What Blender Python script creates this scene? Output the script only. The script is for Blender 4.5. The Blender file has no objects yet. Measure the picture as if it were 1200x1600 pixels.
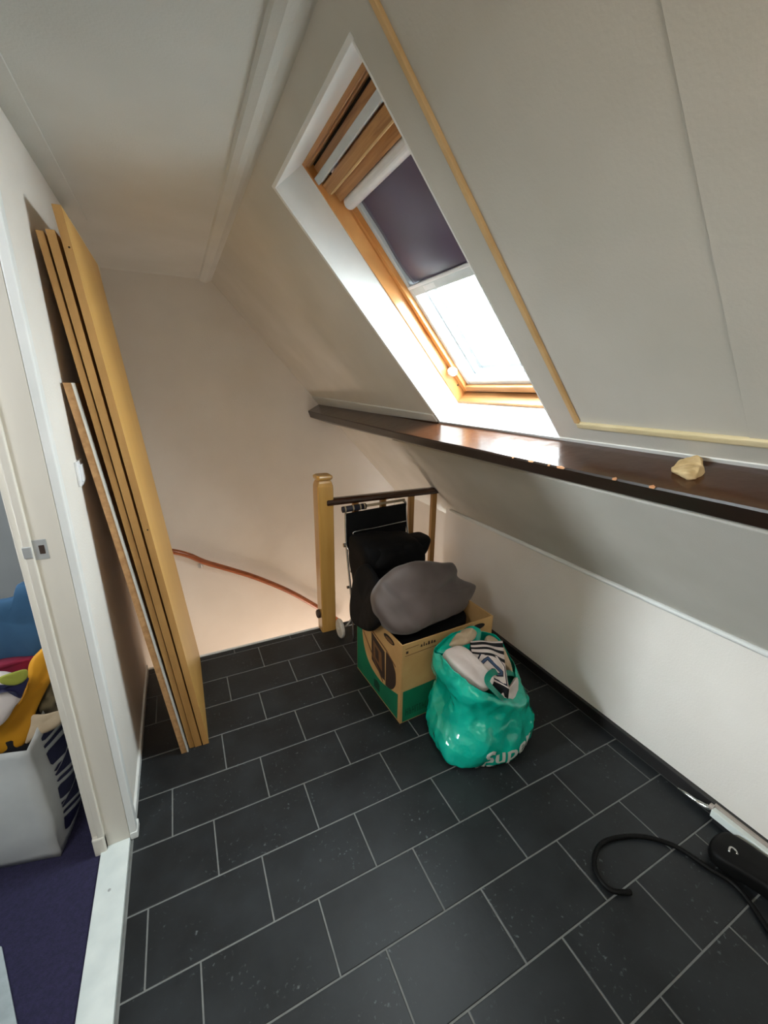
import bpy, bmesh, math, random
import numpy as np
from mathutils import Vector, Matrix, noise
C = bpy.context.scene.collection
random.seed(4)

# ------------------------------------------------------------------ camera
R = ((0.89674985, -0.44233185, 0.0134997), (-0.11648922, -0.26537097, -0.95708333), (0.42693087, 0.85669177, -0.28949827))
cam_d = bpy.data.cameras.new('camera')
cam = bpy.data.objects.new('camera', cam_d)
C.objects.link(cam)
cam.matrix_world = Matrix(((R[0][0], -R[1][0], -R[2][0], 0.18340), (R[0][1], -R[1][1], -R[2][1], -1.46910),
                           (R[0][2], -R[1][2], -R[2][2], 1.52543), (0, 0, 0, 1)))
cam_d.sensor_fit = 'HORIZONTAL'
cam_d.sensor_width = 36.0
cam_d.lens = 36.0 * 642.36 / 1200
cam_d.clip_start = 0.02
bpy.context.scene.camera = cam

# ------------------------------------------------------------------ sky, lights, exposure
vs = bpy.context.scene.view_settings
vs.view_transform = 'Standard'
vs.look = 'None'
vs.gamma = 1.0
vs.use_curve_mapping = False
vs.exposure = 0.0
cy = bpy.context.scene.cycles
cy.max_bounces = 10
cy.diffuse_bounces = 6
cy.glossy_bounces = 4
cy.transparent_max_bounces = 12
cy.sample_clamp_indirect = 6.0
cy.caustics_reflective = False
cy.caustics_refractive = False
cy.use_denoising = True

world = bpy.data.worlds.new('overcast_sky')
bpy.context.scene.world = world
world.use_nodes = True
bg = world.node_tree.nodes['Background']
bg.inputs[0].default_value = (0.90, 0.97, 1.0, 1)
bg.inputs[1].default_value = 45.0


def area(name, loc, target, size, power, col, size_y=None, portal=False):
    d = bpy.data.lights.new(name, 'AREA')
    d.energy = power
    d.color = col
    d.shape = 'RECTANGLE'
    d.size = size
    d.size_y = size_y or size
    o = bpy.data.objects.new(name, d)
    o.location = loc
    o.rotation_euler = (Vector(target) - Vector(loc)).to_track_quat('-Z', 'Y').to_euler()
    C.objects.link(o)
    if portal:
        d.cycles.is_portal = True
    return o


# slope frame: Y along the wall, t down the slope from the crease, o outwards
TT = math.hypot(1.385, 1.528)
DX, DZ = 1.385 / TT, -1.528 / TT
OX, OZ = 1.528 / TT, 1.385 / TT


def SP(Y, t, o=0.0):
    return Vector((0.5 + DX * t + OX * o, Y, 2.2 + DZ * t + OZ * o))


area('stairwell_lamp_light', (1.05, 1.35, -1.5), (0.9, 1.8, 0.0), 0.6, 14.5, (1.0, 0.80, 0.66))
area('bedroom_window_light', (-2.1, 0.12, 1.95), (1.84, -0.92, 0.42), 0.32, 7.0, (0.86, 0.95, 1.0)).data.spread = math.radians(44)
area('landing_fill_light', (0.55, -2.55, 1.75), (1.2, 0.0, 0.9), 1.0, 5, (1.0, 0.97, 0.93))  # added soft fill from behind the camera, not a modelled window

area('landing_ceiling_lamp', (0.10, -1.75, 2.14), (0.10, -1.75, 0.0), 0.35, 8, (1.0, 0.90, 0.76))
area('bedroom_fill_light', (-0.95, -1.3, 2.1), (-0.5, 0.0, 0.4), 0.5, 17, (0.93, 0.97, 1.0))  # added fill that brightens the laundry bag, not a known fitting


# ------------------------------------------------------------------ materials
def lin(c):
    return tuple(((v / 255) / 12.92 if v / 255 <= 0.04045 else ((v / 255 + 0.055) / 1.055) ** 2.4) for v in c)


class NT:
    def __init__(self, name):
        self.m = bpy.data.materials.new(name)
        self.m.use_nodes = True
        self.t = self.m.node_tree
        self.b = self.t.nodes['Principled BSDF']

    def n(self, typ, **kw):
        nd = self.t.nodes.new(typ)
        for k, v in kw.items():
            if k.startswith('i_'):
                nd.inputs[k[2:].replace('_', ' ')].default_value = v
            else:
                setattr(nd, k, v)
        return nd

    def l(self, a, b):
        self.t.links.new(a, b)


def ramp_node(N, fac, stops):
    r = N.n('ShaderNodeValToRGB')
    els = r.color_ramp.elements
    while len(els) < len(stops):
        els.new(0.5)
    for e, (p, c) in zip(els, stops):
        e.position = p
        e.color = (*c, 1)
    N.l(fac, r.inputs[0])
    return r


def pbr(name, c1, c2=None, rough=0.6, scale=8.0, stretch=(1, 1, 1), bump=0.0, bscale=80.0, bdist=0.002, metal=0.0, spec=0.5,
        coat=0.0, sheen=0.0, detail=4.0, coords='Object', rough2=None, distort=0.0):
    N = NT(name)
    b = N.b
    b.inputs['Roughness'].default_value = rough
    b.inputs['Metallic'].default_value = metal
    b.inputs['Specular IOR Level'].default_value = spec
    b.inputs['Coat Weight'].default_value = coat
    b.inputs['Coat Roughness'].default_value = 0.12
    b.inputs['Sheen Weight'].default_value = sheen
    c1 = lin(c1)
    b.inputs['Base Color'].default_value = (*c1, 1)
    tc = N.n('ShaderNodeTexCoord')
    mp = N.n('ShaderNodeMapping')
    mp.inputs['Scale'].default_value = stretch
    N.l(tc.outputs[coords], mp.inputs[0])
    if c2 is not None:
        nz = N.n('ShaderNodeTexNoise', i_Scale=scale, i_Detail=detail, i_Distortion=distort)
        N.l(mp.outputs[0], nz.inputs['Vector'])
        rp = ramp_node(N, nz.outputs['Fac'], [(0.32, c1), (0.68, lin(c2))])
        N.l(rp.outputs[0], b.inputs['Base Color'])
        if rough2 is not None:
            mr = N.n('ShaderNodeMapRange')
            mr.inputs['To Min'].default_value = rough
            mr.inputs['To Max'].default_value = rough2
            N.l(nz.outputs['Fac'], mr.inputs[0])
            N.l(mr.outputs[0], b.inputs['Roughness'])
    if bump > 0:
        nb = N.n('ShaderNodeTexNoise', i_Scale=bscale, i_Detail=3.0)
        N.l(mp.outputs[0], nb.inputs['Vector'])
        bp = N.n('ShaderNodeBump', i_Strength=bump, i_Distance=bdist)
        N.l(nb.outputs['Fac'], bp.inputs['Height'])
        N.l(bp.outputs[0], b.inputs['Normal'])
    return N.m


M = {}
M['wall'] = pbr('woodchip_white', (232, 228, 221), (226, 221, 213), 0.85, 3, bump=0.35, bscale=160, bdist=0.003)
M['ceil'] = pbr('ceiling_white', (208, 209, 204), (200, 201, 195), 0.9, 3, bump=0.25, bscale=150, bdist=0.002)
M['slope'] = pbr('slope_board_white', (204, 201, 192), (196, 193, 183), 0.88, 4, bump=0.25, bscale=150, bdist=0.002)
M['paint'] = pbr('white_gloss_paint', (236, 238, 236), (228, 231, 229), 0.35, 9, bump=0.12, bscale=60, bdist=0.002)
M['jamb'] = pbr('old_cream_paint', (226, 221, 210), (208, 203, 192), 0.45, 5, stretch=(1, 1, 0.2), bump=0.2, bscale=40, bdist=0.002)
M['thresh'] = pbr('threshold_paint', (222, 229, 226), (208, 216, 214), 0.5, 14, bump=0.2, bscale=220, bdist=0.001)
M['strip'] = pbr('tan_wood_bead', (216, 182, 132), (200, 164, 112), 0.55, 12)
M['cream'] = pbr('cream_bead', (228, 214, 176), (216, 202, 160), 0.5, 10)
M['grout'] = pbr('grout_grey', (118, 120, 118), (104, 106, 104), 0.8, 30)
M['pine'] = pbr('pine_lacquer', (228, 172, 108), (178, 108, 46), 0.35, 5, stretch=(0.5, 14, 0.5), bump=0.1, bscale=30, coat=0.2, distort=1.2)
M['pine_top'] = pbr('pine_lacquer_cross', (190, 140, 88), (150, 100, 54), 0.4, 5, stretch=(14, 0.6, 14), bump=0.1, bscale=30, distort=1.0)
M['alu'] = pbr('light_grey_metal', (205, 212, 214), (196, 203, 205), 0.4, 20)
M['whiteplastic'] = pbr('white_plastic', (236, 238, 240), (228, 230, 233), 0.35, 20)
M['blind'] = pbr('purple_blackout', (66, 47, 80), (56, 40, 68), 0.36, 6, sheen=0.2)
M['slit'] = pbr('dark_slit', (30, 20, 12), None, 0.9)
M['rubber'] = pbr('black_rubber', (22, 22, 24), None, 0.5)
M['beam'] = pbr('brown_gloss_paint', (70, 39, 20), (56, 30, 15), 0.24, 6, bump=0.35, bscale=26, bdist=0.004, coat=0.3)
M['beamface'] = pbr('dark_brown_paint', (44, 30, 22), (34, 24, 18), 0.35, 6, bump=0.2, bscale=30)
M['chip'] = pbr('chipped_bare_wood', (196, 142, 100), None, 0.8)
M['boardface'] = pbr('birch_board_face', (214, 168, 92), (200, 152, 78), 0.40, 3, stretch=(1, 1, 0.2), bump=0.05, bscale=60, distort=0.6)
M['boardedge'] = pbr('board_edge', (190, 144, 84), (158, 114, 60), 0.6, 14, stretch=(1, 1, 0.15))
M['boardedge2'] = pbr('chipboard_edge', (196, 152, 104), (168, 124, 80), 0.75, 60)
M['silver'] = pbr('silver_laminate', (232, 230, 222), None, 0.25, metal=0.3)
M['newel'] = pbr('newel_varnished_wood', (202, 158, 88), (184, 138, 68), 0.3, 3, stretch=(6, 6, 0.5), bump=0.15, bscale=14, bdist=0.004, coat=0.35)
M['baluster'] = pbr('baluster_wood', (168, 124, 62), (140, 98, 44), 0.4, 4, stretch=(6, 6, 0.5), coat=0.2)
M['darkrail'] = pbr('dark_handrail_varnish', (66, 40, 26), (46, 28, 18), 0.25, 6, stretch=(0.6, 8, 8), coat=0.4)
M['redrail'] = pbr('red_brown_handrail', (168, 92, 46), (138, 70, 32), 0.3, 6, stretch=(0.8, 8, 8), coat=0.3)
M['blackcloth'] = pbr('black_nylon', (9, 9, 10), (5, 5, 6), 0.75, 10, bump=0.3, bscale=24, bdist=0.004, spec=0.2)
M['navy'] = pbr('navy_wrap', (26, 28, 42), None, 0.6)
M['chrome'] = pbr('steel_tube', (200, 200, 198), None, 0.25, metal=0.9)
M['beigegrip'] = pbr('beige_grip', (158, 144, 118), (140, 126, 102), 0.5, 20)
M['wheelgrey'] = pbr('grey_plastic_wheel', (222, 218, 208), (206, 202, 192), 0.5, 20)
M['taupe'] = pbr('taupe_fabric', (100, 88, 84), (86, 76, 72), 0.62, 5, bump=0.3, bscale=9, bdist=0.012, sheen=0.15)
M['card'] = pbr('corrugated_card', (204, 164, 108), (192, 150, 94), 0.75, 9, bump=0.08, bscale=60)
M['cardin'] = pbr('card_inside', (120, 88, 56), (100, 72, 44), 0.85, 9)
M['green'] = pbr('printed_green', (10, 122, 84), (8, 108, 76), 0.6, 9)
M['ink'] = pbr('printed_dark_ink', (58, 42, 34), None, 0.7)
M['inkgreen'] = pbr('printed_dark_green', (6, 62, 44), None, 0.7)
M['inkbrown'] = pbr('printed_mid_brown', (120, 84, 50), None, 0.7)
M['teal'] = pbr('teal_shiny_plastic', (6, 190, 164), (0, 172, 148), 0.15, 5, bump=0.42, bscale=11, bdist=0.03, spec=0.8, coat=0.15)
def crinkle(m):
    t = m.node_tree
    bp = [n for n in t.nodes if n.type == 'BUMP'][0]
    nz = bp.inputs['Height'].links[0].from_socket
    mp = [n for n in t.nodes if n.type == 'MAPPING'][0]
    v = t.nodes.new('ShaderNodeTexVoronoi')
    v.feature = 'F1'
    v.inputs['Scale'].default_value = 12.0
    t.links.new(mp.outputs[0], v.inputs['Vector'])
    a = t.nodes.new('ShaderNodeMath')
    a.operation = 'ADD'
    t.links.new(nz, a.inputs[0])
    t.links.new(v.outputs['Distance'], a.inputs[1])
    t.links.new(a.outputs[0], bp.inputs['Height'])


crinkle(M['teal'])
M['tealdark'] = pbr('teal_handle', (0, 150, 126), (0, 134, 112), 0.3, 8)
M['lime'] = pbr('lime_print', (170, 196, 40), (90, 170, 70), 0.35, 20)
M['print_white'] = pbr('pale_print', (214, 228, 222), None, 0.4)
M['whitecloth'] = pbr('off_white_cloth', (232, 222, 218), (214, 202, 196), 0.8, 8, bump=0.3, bscale=12, bdist=0.008)
M['beigecloth'] = pbr('beige_lining', (214, 196, 168), (190, 168, 138), 0.8, 14, bump=0.4, bscale=18, bdist=0.008)
M['black'] = pbr('black_knit', (16, 17, 24), None, 0.85)
M['jblue'] = pbr('slate_blue_badge', (62, 84, 116), None, 0.7)
M['jnavy'] = pbr('navy_badge', (24, 34, 56), None, 0.7)
M['bagwhite'] = pbr('white_woven_bag', (206, 208, 206), (192, 194, 193), 0.4, 6, bump=0.4, bscale=8, bdist=0.012)
M['bagnavy'] = pbr('navy_print', (30, 30, 66), None, 0.45)
M['blue'] = pbr('blue_garment', (46, 84, 116), (34, 68, 98), 0.85, 6, bump=0.4, bscale=12, bdist=0.008)
M['yellow'] = pbr('mustard_cloth', (206, 146, 12), (184, 124, 8), 0.8, 6, bump=0.3, bscale=10, bdist=0.01)
M['red'] = pbr('crimson_cloth', (132, 14, 50), (104, 10, 40), 0.85, 8)
M['olive'] = pbr('olive_print', (136, 140, 50), None, 0.8)
M['leopard'] = pbr('patterned_cloth', (150, 138, 108), (46, 38, 32), 0.85, 26, detail=1.0)
M['carpet'] = pbr('purple_carpet', (44, 40, 72), (33, 31, 58), 0.95, 120, bump=0.6, bscale=300, bdist=0.004)
M['rug'] = pbr('pale_rug', (176, 186, 188), (158, 168, 170), 0.8, 30)
M['steel'] = pbr('brushed_steel', (188, 190, 190), None, 0.4, metal=0.4)
M['bedwall'] = pbr('bedroom_wall_paint', (196, 200, 200), (188, 192, 192), 0.9, 4)
M['duct'] = pbr('white_duct_plastic', (222, 230, 226), None, 0.35)
M['ductgrey'] = pbr('grey_duct_side', (158, 148, 140), None, 0.5)
M['hose'] = pbr('black_hose', (7, 7, 7), None, 0.6, spec=0.2)
M['foam'] = pbr('expanding_foam', (222, 198, 152), (196, 168, 120), 0.85, 30, bump=0.6, bscale=60, bdist=0.004)
M['skirt'] = pbr('black_skirting', (36, 34, 34), (28, 27, 27), 0.4, 8)
M['outside'] = pbr('flashing_grey', (120, 124, 128), None, 0.6)


def tile_mat():
    N = NT('slate_vinyl_tile')
    b = N.b
    g = N.n('ShaderNodeNewGeometry')
    oi = N.n('ShaderNodeObjectInfo')
    n1 = N.n('ShaderNodeTexNoise', i_Scale=5.0, i_Detail=6.0, i_Roughness=0.6)
    N.l(g.outputs['Position'], n1.inputs['Vector'])
    base = ramp_node(N, n1.outputs['Fac'], [(0.30, lin((21, 23, 25))), (0.72, lin((39, 43, 46)))])
    # fine pale specks and scuffs
    v = N.n('ShaderNodeTexNoise', i_Scale=75.0, i_Detail=3.0)
    N.l(g.outputs['Position'], v.inputs['Vector'])
    sp = ramp_node(N, v.outputs['Fac'], [(0.62, (0, 0, 0)), (0.75, (1, 1, 1))])
    n2 = N.n('ShaderNodeTexNoise', i_Scale=7.0, i_Detail=3.0)
    N.l(g.outputs['Position'], n2.inputs['Vector'])
    mk = ramp_node(N, n2.outputs['Fac'], [(0.48, (0, 0, 0)), (0.70, (1, 1, 1))])
    mul = N.n('ShaderNodeMath', operation='MULTIPLY')
    N.l(sp.outputs[0], mul.inputs[0])
    N.l(mk.outputs[0], mul.inputs[1])
    sc = N.n('ShaderNodeMath', operation='MULTIPLY')
    sc.inputs[1].default_value = 0.5
    N.l(mul.outputs[0], sc.inputs[0])
    mx = N.n('ShaderNodeMix', data_type='RGBA')
    N.l(sc.outputs[0], mx.inputs[0])
    N.l(base.outputs[0], mx.inputs[6])
    mx.inputs[7].default_value = (*lin((150, 158, 160)), 1)
    N.l(mx.outputs[2], b.inputs['Base Color'])
    rr = N.n('ShaderNodeMapRange')
    rr.inputs['To Min'].default_value = 0.40
    rr.inputs['To Max'].default_value = 0.52
    N.l(n1.outputs['Fac'], rr.inputs[0])
    N.l(rr.outputs[0], b.inputs['Roughness'])
    b.inputs['Specular IOR Level'].default_value = 0.38
    bp = N.n('ShaderNodeBump', i_Strength=0.25, i_Distance=0.002)
    nb = N.n('ShaderNodeTexNoise', i_Scale=45.0, i_Detail=4.0)
    N.l(g.outputs['Position'], nb.inputs['Vector'])
    N.l(nb.outputs['Fac'], bp.inputs['Height'])
    N.l(bp.outputs[0], b.inputs['Normal'])
    return N.m


M['tile'] = tile_mat()


def glass_mat():
    N = NT('window_glass')
    t = N.t
    t.nodes.remove(N.b)
    out = t.nodes['Material Output']
    tr = N.n('ShaderNodeBsdfTransparent')
    tr.inputs[0].default_value = (0.96, 0.98, 0.98, 1)
    gl = N.n('ShaderNodeBsdfGlossy')
    gl.inputs['Roughness'].default_value = 0.02
    mx = N.n('ShaderNodeMixShader')
    fr = N.n('ShaderNodeLayerWeight', i_Blend=0.25)
    mr = N.n('ShaderNodeMapRange')
    mr.inputs['To Max'].default_value = 0.35
    mr.inputs['To Min'].default_value = 0.03
    N.l(fr.outputs['Facing'], mr.inputs[0])
    N.l(mr.outputs[0], mx.inputs[0])
    N.l(tr.outputs[0], mx.inputs[1])
    N.l(gl.outputs[0], mx.inputs[2])
    N.l(mx.outputs[0], out.inputs[0])
    return N.m


M['glass'] = glass_mat()


# ------------------------------------------------------------------ object helpers
def obj(name, verts, faces, mat, parent=None, smooth=False, mats=None, fmat=None, bevel=0.0, seg=2, subsurf=0):
    me = bpy.data.meshes.new(name)
    me.from_pydata([tuple(v) for v in verts], [], faces)
    for mm in (mats or [mat]):
        me.materials.append(M[mm])
    if fmat is not None:
        me.polygons.foreach_set('material_index', fmat)
    bm = bmesh.new()
    bm.from_mesh(me)
    bmesh.ops.recalc_face_normals(bm, faces=bm.faces)
    if bevel > 0:
        bmesh.ops.bevel(bm, geom=list(bm.edges), offset=bevel, segments=seg, affect='EDGES', profile=0.6)
    bm.to_mesh(me)
    bm.free()
    if smooth:
        me.polygons.foreach_set('use_smooth', [True] * len(me.polygons))
    me.update()
    o = bpy.data.objects.new(name, me)
    C.objects.link(o)
    if parent is not None:
        o.parent = parent
    if subsurf:
        md = o.modifiers.new('subsurf', 'SUBSURF')
        md.levels = md.render_levels = subsurf
    return o


BF = [(0, 1, 2, 3), (7, 6, 5, 4), (0, 4, 5, 1), (1, 5, 6, 2), (2, 6, 7, 3), (3, 7, 4, 0)]


def hexa(name, p, mat, parent=None, bevel=0.0, **k):
    """p: eight points, four of one face then the four of the opposite face"""
    return obj(name, p, BF, mat, parent, bevel=bevel, **k)


def box(name, x0, x1, y0, y1, z0, z1, mat, parent=None, bevel=0.0, **k):
    return hexa(name, [(x0, y0, z0), (x1, y0, z0), (x1, y1, z0), (x0, y1, z0), (x0, y0, z1), (x1, y0, z1), (x1, y1, z1), (x0, y1, z1)],
                mat, parent, bevel, **k)


def sbox(name, Y0, Y1, t0, t1, o0, o1, mat, parent=None, bevel=0.0, **k):
    """box in slope coordinates"""
    pts = [SP(Y0, t0, o0), SP(Y1, t0, o0), SP(Y1, t1, o0), SP(Y0, t1, o0), SP(Y0, t0, o1), SP(Y1, t0, o1), SP(Y1, t1, o1), SP(Y0, t1, o1)]
    return hexa(name, pts, mat, parent, bevel, **k)


def thing(name, loc, label, cat, group=None):
    o = bpy.data.objects.new(name, None)
    o.empty_display_size = 0.05
    C.objects.link(o)
    o.location = loc
    o['label'] = label
    o['category'] = cat
    if group:
        o['group'] = group
    bpy.context.view_layer.update()
    return o


def adopt(root, *obs):
    """parent objects built in world coordinates"""
    for o in obs:
        o.parent = root
        o.matrix_parent_inverse = Matrix.Translation(root.location).inverted() if root.type == 'EMPTY' else Matrix.Identity(4)


def tag(o, label, cat, group=None):
    o['label'] = label
    o['category'] = cat
    if group:
        o['group'] = group
    return o


def struct(o, label=None):
    o['kind'] = 'structure'
    if label:
        o['label'] = label
    return o


def catmull(pts, n, closed=False):
    P = [Vector(p) for p in pts]
    out = []
    m = len(P)
    segs = m if closed else m - 1
    for i in range(segs):
        if closed:
            a, b, c, d = P[(i - 1) % m], P[i], P[(i + 1) % m], P[(i + 2) % m]
        else:
            a, b, c, d = P[max(i - 1, 0)], P[i], P[i + 1], P[min(i + 2, m - 1)]
        for k in range(n):
            t = k / n
            out.append(0.5 * ((2 * b) + (c - a) * t + (2 * a - 5 * b + 4 * c - d) * t * t + (3 * b - a - 3 * c + d) * t ** 3))
    if not closed:
        out.append(P[-1].copy())
    return out


def tube(name, pts, r, mat, parent=None, seg=10, closed=False, smooth_n=0, flat=1.0, corrugate=0.0):
    P = catmull(pts, smooth_n, closed) if smooth_n else [Vector(p) for p in pts]
    n = len(P)
    V, F = [], []
    up = Vector((0, 0, 1))
    prev = None
    for i, p in enumerate(P):
        if closed:
            d = P[(i + 1) % n] - P[i - 1]
        else:
            d = P[min(i + 1, n - 1)] - P[max(i - 1, 0)]
        d.normalize()
        if prev is None:
            ref = up if abs(d.z) < 0.9 else Vector((1, 0, 0))
            u = d.cross(ref).normalized()
        else:
            u = (prev - d * prev.dot(d)).normalized()
        prev = u
        v = d.cross(u)
        rr = r[i] if isinstance(r, (list, tuple)) else r
        rr *= 1 + (corrugate if i % 2 else -corrugate)
        for k in range(seg):
            a = 2 * math.pi * k / seg
            V.append(p + u * math.cos(a) * rr + v * math.sin(a) * rr * flat)
    m = n if closed else n - 1
    for i in range(m):
        for k in range(seg):
            F.append((i * seg + k, i * seg + (k + 1) % seg, ((i + 1) % n) * seg + (k + 1) % seg, ((i + 1) % n) * seg + k))
    if not closed:
        F.append(tuple(range(seg)))
        F.append(tuple((n - 1) * seg + k for k in range(seg)))
    return obj(name, V, F, mat, parent, smooth=True)


def cyl(name, p0, p1, r, mat, parent=None, seg=20, rings=None):
    """turned solid between two points; rings = [(fraction, radius)...]"""
    p0, p1 = Vector(p0), Vector(p1)
    rings = rings or [(0, r), (1, r)]
    d = (p1 - p0)
    dn = d.normalized()
    u = dn.cross(Vector((0, 0, 1)) if abs(dn.z) < 0.9 else Vector((1, 0, 0))).normalized()
    v = dn.cross(u)
    V, F = [], []
    for f, rr in rings:
        for k in range(seg):
            a = 2 * math.pi * k / seg
            V.append(p0 + d * f + (u * math.cos(a) + v * math.sin(a)) * rr)
    for i in range(len(rings) - 1):
        for k in range(seg):
            F.append((i * seg + k, i * seg + (k + 1) % seg, (i + 1) * seg + (k + 1) % seg, (i + 1) * seg + k))
    F.append(tuple(range(seg)))
    F.append(tuple((len(rings) - 1) * seg + k for k in range(seg)))
    return obj(name, V, F, mat, parent)


def inflate(name, outline, mat, front, back, normal=(0, -1, 0), parent=None, amp=0.02, freq=5.0, seed=0.0, power=0.75, nr=14, nt=96,
            center=None, folds=None, subsurf=0):
    """solid soft body: outline (3D points, roughly in one plane) with thickness to both sides of it"""
    P = catmull(outline, max(2, nt // len(outline)), True)
    nt = len(P)
    nrm = Vector(normal).normalized()
    c = Vector(center) if center else sum(P, Vector()) / nt
    V = []
    for side in (1, -1):
        depth = front if side == 1 else back
        for j in range(nr):
            ph = (j + (0 if side == 1 else 1)) / nr * math.pi / 2
            s = math.sin(ph) ** power if ph > 0 else 0.0
            h = math.cos(ph) ** power
            for p in P:
                q = c + (p - c) * s + nrm * (side * depth * h)
                V.append(q)
        # last front ring is the outline itself
        if side == 1:
            for p in P:
                V.append(p.copy())
    F = []
    # front rings 0..nr (nr+1 rings), back rings from nr+1 .. 2nr ; back ring j has ph=(j+1)/nr, ring nr-1 == outline (skip)
    def fi(j, k):
        return j * nt + k % nt
    for j in range(nr):
        for k in range(nt):
            F.append((fi(j, k), fi(j, k + 1), fi(j + 1, k + 1), fi(j + 1, k)))
    b0 = nr + 1
    for j in range(nr - 2):
        for k in range(nt):
            F.append((fi(b0 + j, k), fi(b0 + j + 1, k), fi(b0 + j + 1, k + 1), fi(b0 + j, k + 1)))
    for k in range(nt):
        F.append((fi(b0 + nr - 2, k), fi(nr, k), fi(nr, k + 1), fi(b0 + nr - 2, k + 1)))
    F.append(tuple(fi(b0, k) for k in range(nt)))
    W = []
    for q in V:
        d = noise.noise_vector(Vector(q) * freq + Vector((seed, seed * 1.7, 0)))
        d2 = noise.noise_vector(Vector(q) * freq * 2.7 + Vector((seed, 0, seed)))
        W.append(q + d * amp + d2 * amp * 0.35)
    o = obj(name, W, F, mat, parent, smooth=True, subsurf=subsurf)
    bm = bmesh.new()
    bm.from_mesh(o.data)
    bmesh.ops.remove_doubles(bm, verts=bm.verts, dist=0.0006)
    bm.to_mesh(o.data)
    bm.free()
    o.data.polygons.foreach_set('use_smooth', [True] * len(o.data.polygons))
    return o


def bil(levels, n):
    """levels: list of closed control rings with equal counts -> list of smooth rings"""
    return [catmull(l, n, True) for l in levels]


# ================================================================== SETTING
YG, YS, YB = 1.83, 0.845, -2.7
# ---- floor: grout bed plus single tiles
floor = struct(box('floor', -0.1325, 1.84, YB, YS, -0.12, -0.0016, 'grout'), 'dark slate-look tiled landing floor with pale grout lines')
TB, TA, TS = 0.2, 0.33744, 0.13562
G = 0.0024
tile_cache = {}
for k in range(-5, 14):
    ytop, ybot = -k * TB, -(k + 1) * TB
    if ybot > YS:
        continue
    ytop = min(ytop, YS - 0.004)
    ybot = max(ybot, YB)
    if ytop - ybot < 0.02:
        continue
    for n in range(-10, 16):
        x0 = k * TS + n * TA
        x1 = x0 + TA
        x0c, x1c = max(x0, -0.124), min(x1, 1.822)
        if x1c - x0c < 0.012:
            continue
        w, h = x1c - x0c - 2 * G, (ytop - ybot) - (2 * G if ytop < YS - 0.01 else G)
        key = (round(w, 3), round(h, 3))
        if key not in tile_cache:
            e = 0.0015
            pts = [(0, 0, -0.006), (w, 0, -0.006), (w, h, -0.006), (0, h, -0.006),
                   (0, 0, -0.0012), (w, 0, -0.0012), (w, h, -0.0012), (0, h, -0.0012),
                   (e, e, 0), (w - e, e, 0), (w - e, h - e, 0), (e, h - e, 0)]
            fc = []
            for b in (0, 4):
                for i in range(4):
                    fc.append((b + i, b + (i + 1) % 4, b + 4 + (i + 1) % 4, b + 4 + i))
            fc.append((8, 9, 10, 11))
            t = obj('tile', pts, fc, 'tile', floor)
            tile_cache[key] = t.data
        else:
            t = bpy.data.objects.new('tile', tile_cache[key])
            C.objects.link(t)
            t.parent = floor
        t.location = (x0c + G, ybot + G, 0)
struct(box('trim_1', -0.125, 0.87, YS, YS + 0.012, -0.14, 0.004, 'paint'), 'white edge strip where the landing floor meets the stairwell')

# ---- walls
wl = box('wall_left', -0.215, -0.125, -0.14, YG, -2.4, 2.2, 'wall')
struct(wl, 'white left wall behind the leaning boards')
struct(box('wall_left_header', -0.215, -0.125, -1.0, -0.14, 2.06, 2.2, 'wall'), 'white wall above the doorway')
struct(box('wall_left_near', -0.215, -0.125, YB, -1.0, 0, 2.2, 'wall'), 'white left wall nearer than the doorway')
struct(box('wall_gable', -0.215, 2.3, YG, YG + 0.12, -2.4, 2.3, 'wall'), 'plain white gable wall above the stairwell')
struct(box('wall_back', -0.215, 2.3, YB - 0.1, YB, -0.1, 2.3, 'wall'), 'white wall behind the viewer')
kw = hexa('wall_right', [(1.84, YB, -0.1), (1.90, YB, -0.1), (1.90, 0.86, -0.1), (1.84, 0.86, -0.1),
                         (1.84, YB, 0.715), (1.90, YB, 0.649), (1.90, 0.86, 0.649), (1.84, 0.86, 0.715)], 'wall')
struct(kw, 'low white knee wall under the roof slope')
struct(box('wall_stair_side', 1.93, 2.0, 0.80, YG, -2.4, 0.66, 'wall'), 'side wall of the stairwell')
struct(box('wall_stair_under', -0.125, 1.93, YS + 0.012, YS + 0.03, -2.4, -0.11, 'wall'), 'wall of the stairwell under the landing edge')
struct(box('floor_lower', -0.215, 2.0, YS, YG, -2.5, -2.4, 'newel'), 'lower storey floor at the foot of the stairs')
struct(box('ceiling', -0.215, 0.52, YB, YG, 2.2, 2.3, 'ceil'), 'flat white attic ceiling')

# ceiling joint strip beside the crease (shallow bump) and the edge board by the left wall
V, F = [], []
prof = [(0.423, 2.2005), (0.430, 2.190), (0.450, 2.184), (0.470, 2.184), (0.488, 2.193), (0.503, 2.1975)]
ys = [YB, YG]
for y in ys:
    V += [(x, y, z) for x, z in prof]
    V += [(x, y, 2.202) for x, z in (prof[-1], prof[0])]
nn = len(prof) + 2
for i in range(nn):
    F.append((i, (i + 1) % nn, nn + (i + 1) % nn, nn + i))
struct(obj('trim_2', V, F, 'ceil', smooth=False), 'raised joint strip where the flat ceiling meets the slope')
struct(box('trim_3', -0.125, -0.062, YB, 0.95, 2.194, 2.2, 'ceil', bevel=0.001, seg=1), 'flat board along the ceiling edge above the left wall')

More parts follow.
